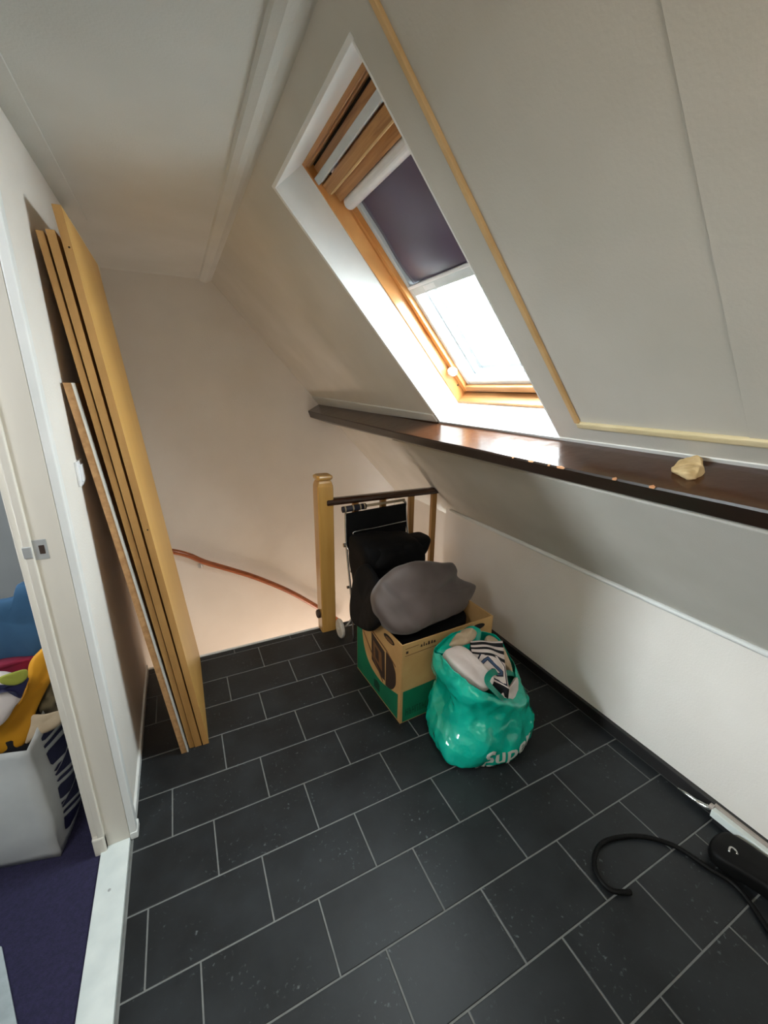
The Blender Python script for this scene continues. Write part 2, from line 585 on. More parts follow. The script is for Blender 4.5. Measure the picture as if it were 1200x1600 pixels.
# ---- slope with the skylight opening
OY0, OY1, OT0, OT1 = -0.565, 0.098, 0.082, 1.105
TE = 2.15
struct(sbox('wall_slope', OY1, YG, -0.01, TE, 0, 0.12, 'slope'), 'sloping white roof lining between skylight and gable')
struct(sbox('wall_slope_near', YB, OY0, -0.01, TE, 0, 0.12, 'slope'), 'sloping white roof lining nearer than the skylight')
struct(sbox('wall_slope_upper', OY0, OY1, -0.01, OT0, 0, 0.12, 'slope'), 'strip of roof lining above the skylight')
struct(sbox('wall_slope_lower', OY0, OY1, OT1, TE, 0, 0.12, 'slope'), 'roof lining below the skylight and the beam')
# second roof layer round the window frame
struct(sbox('roof_deck', YB, -0.70, -0.2, TE, 0.12, 0.24, 'outside'), 'roof deck')
struct(sbox('roof_deck_far', 0.24, YG, -0.2, TE, 0.12, 0.24, 'outside'), 'roof deck')
struct(sbox('roof_deck_upper', -0.70, 0.24, -0.2, -0.01, 0.12, 0.24, 'outside'), 'roof deck')
struct(sbox('roof_deck_lower', -0.70, 0.24, 1.25, TE, 0.12, 0.24, 'outside'), 'roof deck')

# panels and beads on the slope
struct(sbox('trim_4', -0.668, -0.655, 0.0, 1.022, -0.010, 0.001, 'strip', bevel=0.003), 'tan wooden bead running down the slope right of the skylight')
struct(sbox('trim_5', YB, -0.658, 1.022, 1.040, -0.010, 0.001, 'cream', bevel=0.004), 'cream bead running level above the beam')
struct(sbox('wall_slope_panel', YB, -1.058, 0.0, 1.022, -0.0035, 0.001, 'slope', bevel=0.0008, seg=1), 'raised lining sheet at the near end of the slope')
struct(sbox('trim_6', YB, -0.560, 1.096, 1.108, -0.004, 0.001, 'paint'), 'thin white sealant line above the beam')
hx = [SP(0.115, 1.058, -0.008), SP(YG, 1.005, -0.008), SP(YG, 1.10, -0.008), SP(0.115, 1.10, -0.008)]
hy = [SP(0.115, 1.058, 0.001), SP(YG, 1.005, 0.001), SP(YG, 1.10, 0.001), SP(0.115, 1.10, 0.001)]
struct(hexa('trim_7', hx + hy, 'ceil', bevel=0.002), 'raised white fillet strip above the far part of the beam')
struct(sbox('trim_8', -0.455, -0.449, 1.30, 2.02, -0.0012, 0.001, 'ceil'), 'fine board joint on the lower slope')
# stairwell part of the lower slope: a lining sheet that ends over the banister
struct(sbox('wall_slope_sheet', YB, 0.85, 1.33, 2.02, -0.006, 0.001, 'slope', bevel=0.002), 'lower lining sheet over the knee wall ending above the banister')

# knee wall moulding (half round) and black skirting
mould = tube('trim_9', [(1.834, YB, 0.706), (1.834, 0.42, 0.706), (1.836, 0.80, 0.706)], 0.0115, 'paint', seg=12)
struct(mould, 'white half-round moulding between knee wall and slope')
struct(box('baseboard_right', 1.82, 1.842, YB, 0.842, 0.0, 0.055, 'skirt', bevel=0.003), 'black skirting along the knee wall')
struct(box('baseboard_left', -0.127, -0.116, -0.085, 0.842, 0.0, 0.034, 'paint', bevel=0.002), 'thin white skirting along the left wall')

# ---- beam
S0 = [(1.245, 1.379), (1.100, 1.325), (1.128, 1.287), (1.335, 1.232)]
S1 = [(1.245, 1.40), (1.135, 1.339), (1.154, 1.289), (1.33, 1.232)]


def bp(s, y):
    return [(x, y, z) for x, z in s]


def mixs(f):
    return [(a[0] * (1 - f) + b[0] * f, a[1] * (1 - f) + b[1] * f) for a, b in zip(S0, S1)]


V, F, FM = [], [], []
Ys = [YB] + [-1.2 + i * 0.12 for i in range(26)] + [YG]
for i, y in enumerate(Ys):
    f = max(0.0, (y - 0.1) / (YG - 0.1))
    s = mixs(f)
    w = 0.0015 * noise.noise(Vector((y * 5, 0, 0)))
    # bevelled front-top edge
    A, Fp, Gp, H = s
    a2 = (Fp[0] + (A[0] - Fp[0]) * 0.03, Fp[1] + (A[1] - Fp[1]) * 0.03 + w)
    a3 = (Fp[0] + (Gp[0] - Fp[0]) * 0.10, Fp[1] + (Gp[1] - Fp[1]) * 0.10 + w)
    V += [(A[0], y, A[1]), (a2[0], y, a2[1]), (a3[0], y, a3[1]), (Gp[0], y, Gp[1]), (H[0], y, H[1])]
for i in range(len(Ys) - 1):
    for k in range(5):
        F.append((i * 5 + k, i * 5 + (k + 1) % 5, (i + 1) * 5 + (k + 1) % 5, (i + 1) * 5 + k))
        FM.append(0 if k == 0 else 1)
F += [tuple(range(5)), tuple((len(Ys) - 1) * 5 + k for k in range(5))]
FM += [1, 1]
beam = obj('roof_beam', V, F, 'beam', mats=['beam', 'beamface'], fmat=FM)
struct(beam, 'glossy dark brown painted purlin crossing the slope under the skylight')
# paint chips along the front edge
for y, l in ((-0.60, 0.022), (-0.71, 0.028), (-0.66, 0.008), (-0.86, 0.012), (-0.95, 0.014), (-0.52, 0.008)):
    z = 1.3255
    c = obj('paint_chip', [(1.101, y, z + 0.0012), (1.1, y + l, z + 0.0008), (1.0975, y + l * 0.8, z - 0.0035), (1.0985, y + l * 0.1, z - 0.003), (1.107, y + l * 0.6, z + 0.0036)],
            [(0, 1, 4), (0, 3, 2, 1)], 'chip', beam)

# ---- skylight
win = bpy.data.objects.new('window_1', None)
C.objects.link(win)
struct(win, 'pine roof window in the slope with a half drawn purple blind')


def wpart(name, *a, **k):
    return sbox(name, *a, parent=win, **k)


rv = 0.004
wpart('reveal_panel', OY1 - rv, OY1 + 0.001, OT0, OT1, -0.001, 0.122, 'paint')
wpart('reveal_panel', OY0 - 0.001, OY0 + rv, OT0, OT1, -0.001, 0.122, 'paint')
wpart('reveal_panel', OY0 + rv, OY1 - rv, OT0 - 0.001, OT0 + rv, -0.001, 0.122, 'paint')
wpart('reveal_panel', OY0 + rv, OY1 - rv, OT1 - rv, OT1 + 0.001, -0.001, 0.122, 'paint')
wpart('reveal_bead', OY1 - rv - 0.001, OY1 + 0.010, OT0 - 0.006, OT1 + 0.004, -0.004, 0.001, 'paint', bevel=0.001, seg=1)
wpart('reveal_bead', OY0 - 0.004, OY1 + 0.010, OT0 - 0.008, OT0 + rv, -0.004, 0.001, 'paint', bevel=0.001, seg=1)
wpart('reveal_bead', OY0 + 0.004, OY1 - 0.004, OT1 - 0.008, OT1 + 0.004, -0.004, 0.003, 'alu', bevel=0.001, seg=1)


def ring(name, y0, y1, t0, t1, w, o0, o1, mat, mat2=None, bev=0.0015, sides='lrtb'):
    """rectangular frame; inner edge given, members w wide outwards"""
    if 'l' in sides:
        wpart(name, y1, y1 + w, t0 - w, t1 + w, o0, o1, mat, bevel=bev, seg=1)
    if 'r' in sides:
        wpart(name, y0 - w, y0, t0 - w, t1 + w, o0, o1, mat, bevel=bev, seg=1)
    if 't' in sides:
        wpart(name, y0, y1, t0 - w, t0, o0, o1, mat2 or mat, bevel=bev, seg=1)
    if 'b' in sides:
        wpart(name, y0, y1, t1, t1 + w, o0, o1, mat2 or mat, bevel=bev, seg=1)


FY1, FY0 = OY1 - 0.010, OY0 + 0.010
ring('window_frame', FY0, FY1, 0.100, 1.090, 0.045, 0.120, 0.180, 'pine', 'pine_top')
ring('frame_groove', FY0 + 0.004, FY1 - 0.004, 0.11, 1.080, 0.045, 0.180, 0.187, 'slit', bev=0.0)
# top of the frame: header step, dark slit, inclined board, ventilation flap
wpart('frame_header_lip', FY0, FY1, 0.100, 0.106, 0.128, 0.150, 'pine_top', bevel=0.001, seg=1)
wpart('ventilation_slit', FY0, FY1, 0.106, 0.114, 0.150, 0.156, 'slit')
wpart('header_light_stop', FY0 - 0.02, FY1 + 0.02, 0.06, 0.240, 0.200, 0.24, 'pine_top')  # added solid box that stops sky light leaking in above the sash
wpart('header_board', FY0, FY1, 0.113, 0.140, 0.146, 0.175, 'pine_top', bevel=0.001, seg=1)
wpart('ventilation_flap', FY0 + 0.004, FY1 - 0.004, 0.137, 0.160, 0.122, 0.150, 'alu', bevel=0.003)
SY1, SY0 = FY1 - 0.026, FY0 + 0.026
ring('sash', SY0, SY1, 0.235, 1.052, 0.026, 0.168, 0.236, 'pine', 'pine_top')
wpart('sash_top_rail', FY0 + 0.001, FY1 - 0.001, 0.166, 0.200, 0.136, 0.20, 'pine_top', bevel=0.002)
wpart('sash_top_bead', FY0 + 0.02, FY1 - 0.02, 0.199, 0.204, 0.134, 0.17, 'strip', bevel=0.001, seg=1)
wpart('sash_top_step', SY0 - 0.01, SY1 + 0.01, 0.203, 0.236, 0.150, 0.20, 'pine_top', bevel=0.002)
ring('glazing_rail', SY0 + 0.021, SY1 - 0.021, 0.24, 1.034, 0.021, 0.186, 0.245, 'alu', bev=0.002)
ring('glazing_gasket', SY0 + 0.034, SY1 - 0.034, 0.25, 1.028, 0.010, 0.232, 0.256, 'whiteplastic', bev=0.002)
ring('outer_cladding', SY0 + 0.046, SY1 - 0.046, 0.26, 1.018, 0.05, 0.262, 0.285, 'outside', bev=0.002)
gl = wpart('pane', SY0 + 0.02, SY1 - 0.02, 0.235, 1.045, 0.250, 0.254, 'glass')
# pivot bolt, screw, corner stopper
for (t, o, r, mt) in ((0.190, 0.150, 0.0085, 'rubber'), (1.035, 0.160, 0.004, 'rubber')):
    a, b = SP(FY1 - 0.0025, t, o), SP(FY1 + 0.003, t, o)
    cyl('bolt', a, b, r, mt, win, seg=16, rings=[(0, r * 0.55), (0.3, r), (1, r)])
stp = cyl('corner_stopper', SP(0.048, 0.965, 0.158), SP(0.090, 0.955, 0.163), 0.02, 'whiteplastic', win, seg=8,
          rings=[(0, 0.015), (0.12, 0.0185), (0.6, 0.0185), (0.62, 0.012), (0.85, 0.012), (0.86, 0.006), (1, 0.006)])
area('window_portal', SP(-0.235, 0.65, 0.30), SP(-0.235, 0.65, 0.0), 0.62, 1, (1, 1, 1), 1.0, portal=True).rotation_euler[2] += 0

# roller blind in the window
bl = thing('roller_blind', SP(-0.235, 0.25, 0.17), 'dark purple roller blind drawn halfway down the roof window', 'blind')
V, F = [], []
npf = [(math.cos(a), math.sin(a)) for a in [math.pi * (0.5 + i / 10) for i in range(11)]]
prof = [(0.262 + 0.0, 0.205)] + [(0.255 - 0.020 * math.sin(math.pi * i / 10) * 0 + 0.022 * -math.cos(math.pi * i / 10), 0.172 - 0.022 * math.sin(math.pi * i / 10)) for i in range(11)] + [(0.277, 0.205), (0.233, 0.205)]
prof = [(0.233, 0.205)] + [(0.255 - 0.022 * math.cos(math.pi * i / 12), 0.172 - 0.024 * math.sin(math.pi * i / 12)) for i in range(13)] + [(0.277, 0.205)]
BY0, BY1 = SY0 + 0.006, SY1 - 0.006
for y in (BY0, BY1):
    V += [SP(y, t, o) for t, o in prof]
n = len(prof)
for i in range(n):
    F.append((i, (i + 1) % n, n + (i + 1) % n, n + i))
F += [tuple(range(n)), tuple(n + i for i in range(n))]
cas = obj('cassette', V, F, 'whiteplastic')
V, F = [], []
NU, NV = 26, 34
for j in range(NV + 1):
    for i in range(NU + 1):
        u, v = i / NU, j / NV
        y = (BY1 - 0.012) + (BY0 - BY1 + 0.024) * u
        t = 0.262 + (0.592 - 0.262) * v
        o = 0.200 + 0.006 * math.sin(u * 5 + v * 3.5) * v + 0.009 * math.sin((v * 1.3 - u * 0.8) * 6) * v * v
        t += 0.004 * math.sin(u * 9) * v
        if u == 0:
            y -= 0.004 * math.sin(v * 14) * v
        V.append(SP(y, t, o))
for j in range(NV):
    for i in range(NU):
        a = j * (NU + 1) + i
        F.append((a, a + 1, a + NU + 2, a + NU + 1))
fab = obj('blind_fabric', V, F, 'blind', smooth=True)
md = fab.modifiers.new('thickness', 'SOLIDIFY')
md.thickness = 0.0012
bar = sbox('bottom_bar', BY0 + 0.004, BY1 - 0.004, 0.586, 0.628, 0.188, 0.200, 'alu', bevel=0.003)
bar2 = sbox('pull_grip', BY0 + 0.004, BY1 - 0.004, 0.584, 0.596, 0.180, 0.190, 'whiteplastic', bevel=0.003)
clp = sbox('end_clip', BY1 - 0.012, BY1 + 0.0, 0.618, 0.640, 0.19, 0.205, 'ductgrey', bevel=0.002)
lab = sbox('bar_label', BY1 - 0.16, BY1 - 0.09, 0.602, 0.620, 0.1872, 0.1882, 'whiteplastic')
adopt(bl, cas, fab, bar, bar2, clp, lab)

# ---- doorway on the left
dr = bpy.data.objects.new('door_1', None)
C.objects.link(dr)
struct(dr, 'white painted door frame on the left with no door hung')


def dpart(name, *a, **k):
    return box(name, *a, parent=dr, **k)


dpart('jamb', -0.205, -0.130, -0.150, -0.138, 0.012, 2.06, 'jamb', bevel=0.0015)
dpart('door_stop', -0.215, -0.196, -0.163, -0.138, 0.0, 2.06, 'jamb', bevel=0.003)
dpart('plinth_block', -0.232, -0.196, -0.166, -0.130, 0.0, 0.075, 'jamb', bevel=0.006)
dpart('rebate_strip', -0.232, -0.214, -0.152, -0.10, 0.07, 2.06, 'jamb', bevel=0.002)
dpart('architrave', -0.130, -0.108, -0.150, -0.125, 0.0, 2.10, 'paint', bevel=0.004)
dpart('architrave_step', -0.127, -0.114, -0.127, -0.088, 0.0, 2.10, 'paint', bevel=0.003)
dpart('plinth_tip', -0.130, -0.106, -0.152, -0.10, 0.0, 0.03, 'paint', bevel=0.004)
dpart('jamb', -0.215, -0.125, -1.0, -0.988, 0.012, 2.06, 'jamb')
dpart('head', -0.215, -0.125, -1.0, -0.14, 2.04, 2.06, 'jamb')
th = dpart('threshold', -0.215, -0.131, -1.0, -0.14, -0.01, 0.012, 'thresh', bevel=0.002)
cyl('screw', (-0.175, -0.303, 0.0118), (-0.175, -0.303, 0.0132), 0.0045, 'steel', dr, seg=12, rings=[(0, 0.0045), (0.7, 0.0045), (1, 0.002)])
dpart('strike_plate', -0.199, -0.166, -0.1525, -0.150, 1.072, 1.128, 'steel', bevel=0.001, seg=1)
dpart('strike_lip', -0.216, -0.197, -0.166, -0.160, 1.083, 1.115, 'steel', bevel=0.002)
dpart('strike_hole', -0.184, -0.172, -0.1535, -0.1515, 1.088, 1.112, 'ink')

# ---- bedroom beyond the doorway
struct(box('floor_bedroom', -2.4, -0.215, -2.2, 1.2, -0.12, 0.004, 'carpet'), 'dark purple carpet of the bedroom')
struct(box('wall_bedroom_back', -2.4, -0.215, 1.0, 1.1, 0, 2.4, 'bedwall'), 'pale grey bedroom wall')
struct(box('wall_bedroom_left', -2.5, -2.4, -2.2, 1.2, 0, 2.4, 'bedwall'), 'far bedroom wall')
struct(box('wall_bedroom_near', -2.4, -0.215, -2.3, -2.2, 0, 2.4, 'bedwall'), 'near bedroom wall')
struct(box('ceiling_bedroom', -2.5, -0.215, -2.3, 1.2, 2.3, 2.4, 'ceil'), 'bedroom ceiling')
struct(box('wall_partition', -0.222, -0.2151, -0.135, 1.0, 0.0, 2.3, 'bedwall'), 'bedroom face of the left wall')
rug = hexa('rug', [(-0.345, -0.70, 0.0045), (-0.30, -0.70, 0.0045), (-0.427, -0.31, 0.0045), (-0.60, -0.20, 0.0045),
                   (-0.345, -0.70, 0.014), (-0.30, -0.70, 0.014), (-0.427, -0.31, 0.014), (-0.60, -0.20, 0.014)], 'rug', bevel=0.003)
rug2 = hexa('rug', [(-1.0, -0.9, 0.0045), (-0.21 - 0.03, -0.78, 0.0045), (-0.428, -0.33, 0.0045), (-1.05, 0.0, 0.0045),
                    (-1.0, -0.9, 0.013), (-0.24, -0.78, 0.013), (-0.428, -0.33, 0.013), (-1.05, 0.0, 0.013)], 'rug', bevel=0.003)
bpy.data.objects.remove(rug)
tag(rug2, 'pale grey rug on the purple carpet beyond the doorway', 'rug')

# light switch on the left wall
sw = thing('light_switch', (-0.125, 0.17, 1.245), 'white light switch on the left wall behind the leaning boards', 'light switch')
adopt(sw, box('switch_plate', -0.125, -0.116, 0.125, 0.205, 1.205, 1.285, 'whiteplastic', bevel=0.003),
      box('rocker', -0.117, -0.110, 0.143, 0.187, 1.218, 1.272, 'whiteplastic', bevel=0.002))

# ================================================================== leaning boards
def board(label, xb0, xb1, xt0, xt1, y0, y1, h, face, edge, strip=False, group='boards leaning on the left wall', holes=()):
    L = thing('leaning_board', ((xb0 + xb1) / 2, y0, 0), label, 'board', group)
    th0, th1 = xb1 - xb0, xt1 - xt0
    e = 0.0012
    V = [(xb0, y0, 0.001), (xb1, y0, 0.001), (xb1, y1, 0.001), (xb0, y1, 0.001), (xt0, y0, h), (xt1, y0, h), (xt1, y1, h), (xt0, y1, h)]
    core = hexa('panel', V, face)
    core.data.materials.append(M[edge])
    for p in core.data.polygons:
        if abs(p.normal.y) > 0.7 or abs(p.normal.z) > 0.9:
            p.material_index = 1
    adopt(L, core)
    if strip:
        V = [(xb1 - 0.002, y0 - 0.0015, 0.001), (xb1 + 0.0035, y0 - 0.0015, 0.001), (xb1 + 0.0035, y0 + 0.03, 0.001), (xb1 - 0.002, y0 + 0.03, 0.001),
             (xt1 - 0.002, y0 - 0.0015, h), (xt1 + 0.0035, y0 - 0.0015, h), (xt1 + 0.0035, y0 + 0.03, h), (xt1 - 0.002, y0 + 0.03, h)]
        s = hexa('edging_strip', V, 'silver')
        s['label'] = 'thin shiny silver edging'
        adopt(L, s)
    for hz in holes:
        f = hz / h
        x = xb1 + (xt1 - xb1) * f - 0.008
        adopt(L, cyl('screw_hole', (x, y0 - 0.0007, hz), (x, y0 + 0.004, hz), 0.0028, 'slit', seg=8))
    return L


board('wide birch-faced board leaning in front, tallest and rightmost of the stack', 0.122, 0.146, -0.062, -0.040, 0.17, 0.85, 2.010, 'boardface', 'boardedge', holes=(1.905, 1.02))
board('second tall board, tight behind the wide front one', 0.090, 0.117, -0.088, -0.066, 0.172, 0.80, 1.945, 'boardedge', 'boardedge')
board('tall board nearest the wall with dark gap to its right', 0.068, 0.088, -0.112, -0.094, 0.176, 0.80, 1.940, 'boardedge', 'boardedge')
board('short board leaning at the left of the stack with shiny edging', 0.036, 0.060, -0.118, -0.094, 0.160, 0.70, 1.527, 'boardedge2', 'boardedge2', strip=True)

# ================================================================== newel, banister
nw = thing('newel_post', (0.918, 0.825, 0), 'stout varnished wooden newel post at the stair head with moulded cap', 'newel post')


def sqloft(name, cx, cy, rings, mat, rot=0.0, ch=0.12):
    V, F = [], []
    for z, s in rings:
        h = s / 2
        c = h * ch
        pts = [(-h + c, -h), (h - c, -h), (h, -h + c), (h, h - c), (h - c, h), (-h + c, h), (-h, h - c), (-h, -h + c)]
        for x, y in pts:
            V.append((cx + x * math.cos(rot) - y * math.sin(rot), cy + x * math.sin(rot) + y * math.cos(rot), z))
    m = 8
    for i in range(len(rings) - 1):
        for k in range(m):
            F.append((i * m + k, i * m + (k + 1) % m, (i + 1) * m + (k + 1) % m, (i + 1) * m + k))
    F += [tuple(range(m)), tuple((len(rings) - 1) * m + k for k in range(m))]
    return obj(name, V, F, mat)


NX, NY = 0.920, 0.828
adopt(nw, sqloft('post', NX, NY, [(-0.12, 0.094), (0.0, 0.094), (0.55, 0.096), (0.93, 0.098), (0.965, 0.096), (0.985, 0.086), (0.997, 0.074)], 'newel'),
      sqloft('cap', NX, NY, [(0.996, 0.070), (1.002, 0.088), (1.010, 0.098), (1.020, 0.100), (1.027, 0.094), (1.031, 0.080)], 'newel', ch=0.3))
bs = thing('banister', (1.35, 0.86, 0), 'dark varnished handrail on square wooden balusters beside the newel post', 'banister')
V, F = [], []
prof = [(-0.022, -0.018), (0.022, -0.018), (0.028, -0.004), (0.026, 0.012), (0.014, 0.022), (-0.014, 0.022), (-0.026, 0.012), (-0.028, -0.004)]
yr, zr = 0.80, 0.866
xs = [(0.925, 0.88), (0.932, 1.0), (1.70, 1.0), (1.722, 0.9)]
for x, s in xs:
    for a, b in prof:
        V.append((x, yr + a * s, zr + b * s))
m = 8
for i in range(len(xs) - 1):
    for k in range(m):
        F.append((i * m + k, i * m + (k + 1) % m, (i + 1) * m + (k + 1) % m, (i + 1) * m + k))
F += [tuple(range(m)), tuple((len(xs) - 1) * m + k for k in range(m))]
adopt(bs, obj('handrail', V, F, 'darkrail'))
for x in (1.115, 1.305, 1.513, 1.690):
    adopt(bs, box('baluster', x - 0.018, x + 0.018, yr - 0.014, yr + 0.014, 0.0, 0.85, 'baluster', bevel=0.002))
# dark end knob of the stair rail beside the newel foot and the wall handrail
hr = thing('stair_handrail', (0.6, 1.77, 0), 'red-brown wall handrail curving down the stairwell wall', 'handrail')
pts = [(-0.10, 1.775, 0.375), (0.046, 1.775, 0.335), (0.15, 1.775, 0.285), (0.252, 1.775, 0.212), (0.43, 1.775, 0.115), (0.622, 1.775, 0.005), (0.878, 1.775, -0.172), (1.112, 1.775, -0.372), (1.35, 1.775, -0.60)]
adopt(hr, tube('rail', pts, 0.021, 'redrail', seg=12, smooth_n=5))
adopt(hr, tube('bracket', [(0.22, YG, 0.165), (0.225, 1.80, 0.165), (0.225, 1.778, 0.185), (0.225, 1.776, 0.205)], 0.008, 'steel', seg=8, smooth_n=3),
      cyl('bracket_plate', (0.22, YG, 0.165), (0.22, YG - 0.006, 0.165), 0.02, 'steel', seg=16))
rk = cyl('rail_end_rosette', (0.8720, 0.83, 0.115), (0.853, 0.83, 0.115), 0.028, 'ink', seg=20, rings=[(0, 0.028), (0.7, 0.028), (1, 0.022)])
adopt(nw, rk)
rk['label'] = 'small dark round cap on the side of the post'

# ================================================================== shopping trolley
tr = thing('shopping_trolley', (1.22, 0.66, 0), 'black folded shopping trolley with grey wheels against the banister', 'shopping trolley')
XL, XR = 1.015, 1.440
adopt(tr, tube('frame_tube', [(XL, 0.60, 0.012), (XL, 0.62, 0.25), (XL + 0.0, 0.70, 0.60), (XL + 0.005, 0.722, 0.78), (XL + 0.005, 0.722, 0.825)], 0.007, 'chrome', seg=8, smooth_n=4),
      tube('frame_tube', [(XR, 0.60, 0.012), (XR, 0.62, 0.25), (XR, 0.70, 0.60), (XR - 0.01, 0.722, 0.78), (XR - 0.01, 0.722, 0.825), (XR - 0.03, 0.722, 0.842)], 0.007, 'chrome', seg=8, smooth_n=4))
adopt(tr, tube('handle_bar', [(XL + 0.02, 0.722, 0.836), (XR - 0.02, 0.722, 0.848)], 0.008, 'beigegrip', seg=10))
adopt(tr, tube('grip_wrap', [(1.0, 0.722, 0.832), (1.15, 0.722, 0.838)], 0.019, 'navy', seg=12))
for x in (1.012, 1.062, 1.108, 1.135):
    rg = tube('grip_stripe', [(x, 0.722, 0.8325 + (x - 1.0) * 0.04), (x + 0.009, 0.722, 0.8328 + (x - 1.0) * 0.04)], 0.0198, 'beigegrip', seg=12)
    adopt(tr, rg)
V = [(XL + 0.005, 0.716, 0.805), (XR - 0.012, 0.716, 0.825), (XR - 0.012, 0.700, 0.58), (XL + 0.002, 0.690, 0.58),
     (XL + 0.005, 0.732, 0.805), (XR - 0.012, 0.732, 0.825), (XR - 0.012, 0.718, 0.58), (XL + 0.002, 0.708, 0.58)]
adopt(tr, hexa('back_panel', V, 'blackcloth', bevel=0.004))
adopt(tr, tube('support_wire', [(XL + 0.035, 0.66, 0.62), (XL + 0.035, 0.675, 0.68), (XL + 0.05, 0.68, 0.700), (1.2, 0.68, 0.706), (XR - 0.03, 0.68, 0.722)], 0.0035, 'chrome', seg=8, smooth_n=4))
# side wire with hooks on the left of the bag
adopt(tr, tube('side_wire', [(XL - 0.012, 0.69, 0.63), (XL - 0.004, 0.66, 0.60), (XL + 0.01, 0.65, 0.55), (XL + 0.004, 0.64, 0.46)], 0.005, 'chrome', seg=8, smooth_n=4),
      cyl('rivet', (XL - 0.022, 0.69, 0.62), (XL - 0.004, 0.69, 0.62), 0.013, 'chrome', seg=12),
      cyl('rivet', (XL - 0.020, 0.65, 0.36), (XL - 0.004, 0.65, 0.36), 0.009, 'chrome', seg=12),
      cyl('rivet', (1.462, 0.58, 0.575), (1.486, 0.58, 0.575), 0.012, 'chrome', seg=12))


def outl(pts, y):
    return [(x, y + dy, z) for x, z, dy in pts]


body = inflate('bag_body', [(1.012, 0.60, 0.695), (1.10, 0.60, 0.705), (1.22, 0.59, 0.70), (1.36, 0.58, 0.685), (1.415, 0.58, 0.62), (1.41, 0.58, 0.52), (1.39, 0.58, 0.40),
                            (1.36, 0.60, 0.22), (1.2, 0.60, 0.13), (1.07, 0.60, 0.13), (1.035, 0.60, 0.29), (1.015, 0.60, 0.46), (1.005, 0.60, 0.60)],
               'blackcloth', 0.19, 0.06, amp=0.014, freq=4.5, seed=3.0, power=0.38)
flap = inflate('bag_lid', [(1.05, 0.52, 0.66), (1.12, 0.52, 0.685), (1.30, 0.52, 0.685), (1.41, 0.53, 0.685), (1.468, 0.54, 0.670), (1.462, 0.52, 0.640), (1.40, 0.50, 0.575),
                           (1.25, 0.49, 0.55), (1.10, 0.48, 0.54), (1.05, 0.48, 0.58)],
               'blackcloth', 0.10, 0.05, amp=0.010, freq=6, seed=5.0, power=0.5)
skirt = inflate('bag_skirt', [(0.985, 0.46, 0.54), (1.03, 0.42, 0.60), (1.00, 0.22, 0.60), (0.955, 0.11, 0.565), (0.925, 0.03, 0.50), (0.912, 0.06, 0.435), (0.908, 0.11, 0.395), (0.905, 0.20, 0.362), (0.905, 0.29, 0.338), (0.915, 0.36, 0.345), (0.94, 0.42, 0.41)],
                'blackcloth', 0.03, 0.025, normal=(-0.92, -0.2, 0.35), amp=0.008, freq=7, seed=9.0, power=0.45)
adopt(tr, body, flap, skirt)


def wheel(x, y, z, r):
    w = cyl('wheel', (x - 0.012, y, z), (x + 0.012, y, z), r, 'wheelgrey', seg=32,
            rings=[(0, r * 0.55), (0.05, r * 0.72), (0.0, r * 0.78), (0.0, r * 0.9), (0.25, r), (0.75, r), (1, r * 0.9), (1, r * 0.5)])
    hub = cyl('hub', (x - 0.018, y, z), (x + 0.02, y, z), 0.010, 'wheelgrey', seg=14)
    adopt(tr, w)
    hub.parent = w
    return w


wheel(0.962, 0.690, 0.062, 0.061)
wheel(1.480, 0.700, 0.058, 0.057)
adopt(tr, tube('axle', [(0.975, 0.700, 0.058), (1.475, 0.700, 0.058)], 0.005, 'chrome', seg=8),
      tube('axle_mount', [(1.0, 0.700, 0.058), (1.02, 0.70, 0.075), (1.03, 0.66, 0.14), (1.02, 0.63, 0.2)], 0.006, 'wheelgrey', seg=8, smooth_n=3))

# ================================================================== cardboard box
N0 = Vector((0.965, -0.10, 0))
ul = Vector((-0.05, 0.9987, 0))
uf = Vector((0.9987, 0.05, 0))
BL, BW, BH, BT = 0.466, 0.540, 0.43, 0.006
bxr = thing('cardboard_box', N0 + ul * BL / 2 + uf * BW / 2, 'open brown cardboard box with printed green bands holding a dark bundle', 'box')


def BP(a, b, z):
    return N0 + uf * a + ul * b + Vector((0, 0, z))


def bbox(name, a0, a1, b0, b1, z0, z1, mat, bevel=0.0):
    p = [BP(a0, b0, z0), BP(a1, b0, z0), BP(a1, b1, z0), BP(a0, b1, z0), BP(a0, b0, z1), BP(a1, b0, z1), BP(a1, b1, z1), BP(a0, b1, z1)]
    return hexa(name, p, mat, bevel=bevel)


adopt(bxr, bbox('side_panel', 0, BT, 0, BL, 0.001, BH, 'card', 0.0015), bbox('side_panel', BW - BT, BW, 0, BL, 0.001, BH, 'card', 0.0015),
      bbox('end_panel', BT, BW - BT, 0, BT, 0.001, BH, 'card', 0.0015), bbox('end_panel', BT, BW - BT, BL - BT, BL, 0.001, BH, 'card', 0.0015),
      bbox('bottom_panel', BT, BW - BT, BT, BL - BT, 0.001, 0.008, 'cardin'))


def poly_on(name, pts, f, mat, off=0.0012, holes=None):
    """flat print: polygon points through mapping f(u,v,offset), with a hair of thickness"""
    n = len(pts)
    V = [f(u, v, off) for u, v in pts] + [f(u, v, 0.0) for u, v in pts]
    F = [tuple(range(n))] + [(i, (i + 1) % n, n + (i + 1) % n, n + i) for i in range(n)]
    return obj(name, V, F, mat)


def fL(u, v, o):   # left face, u = distance from the near corner
    return N0 + ul * u + Vector((0, 0, v)) - uf * o


def fF(u, v, o):
    return N0 + uf * u + Vector((0, 0, v)) - ul * o


def curve2(pts, n=6):
    return [(p.x, p.y) for p in catmull([(a, b, 0) for a, b in pts], n)]


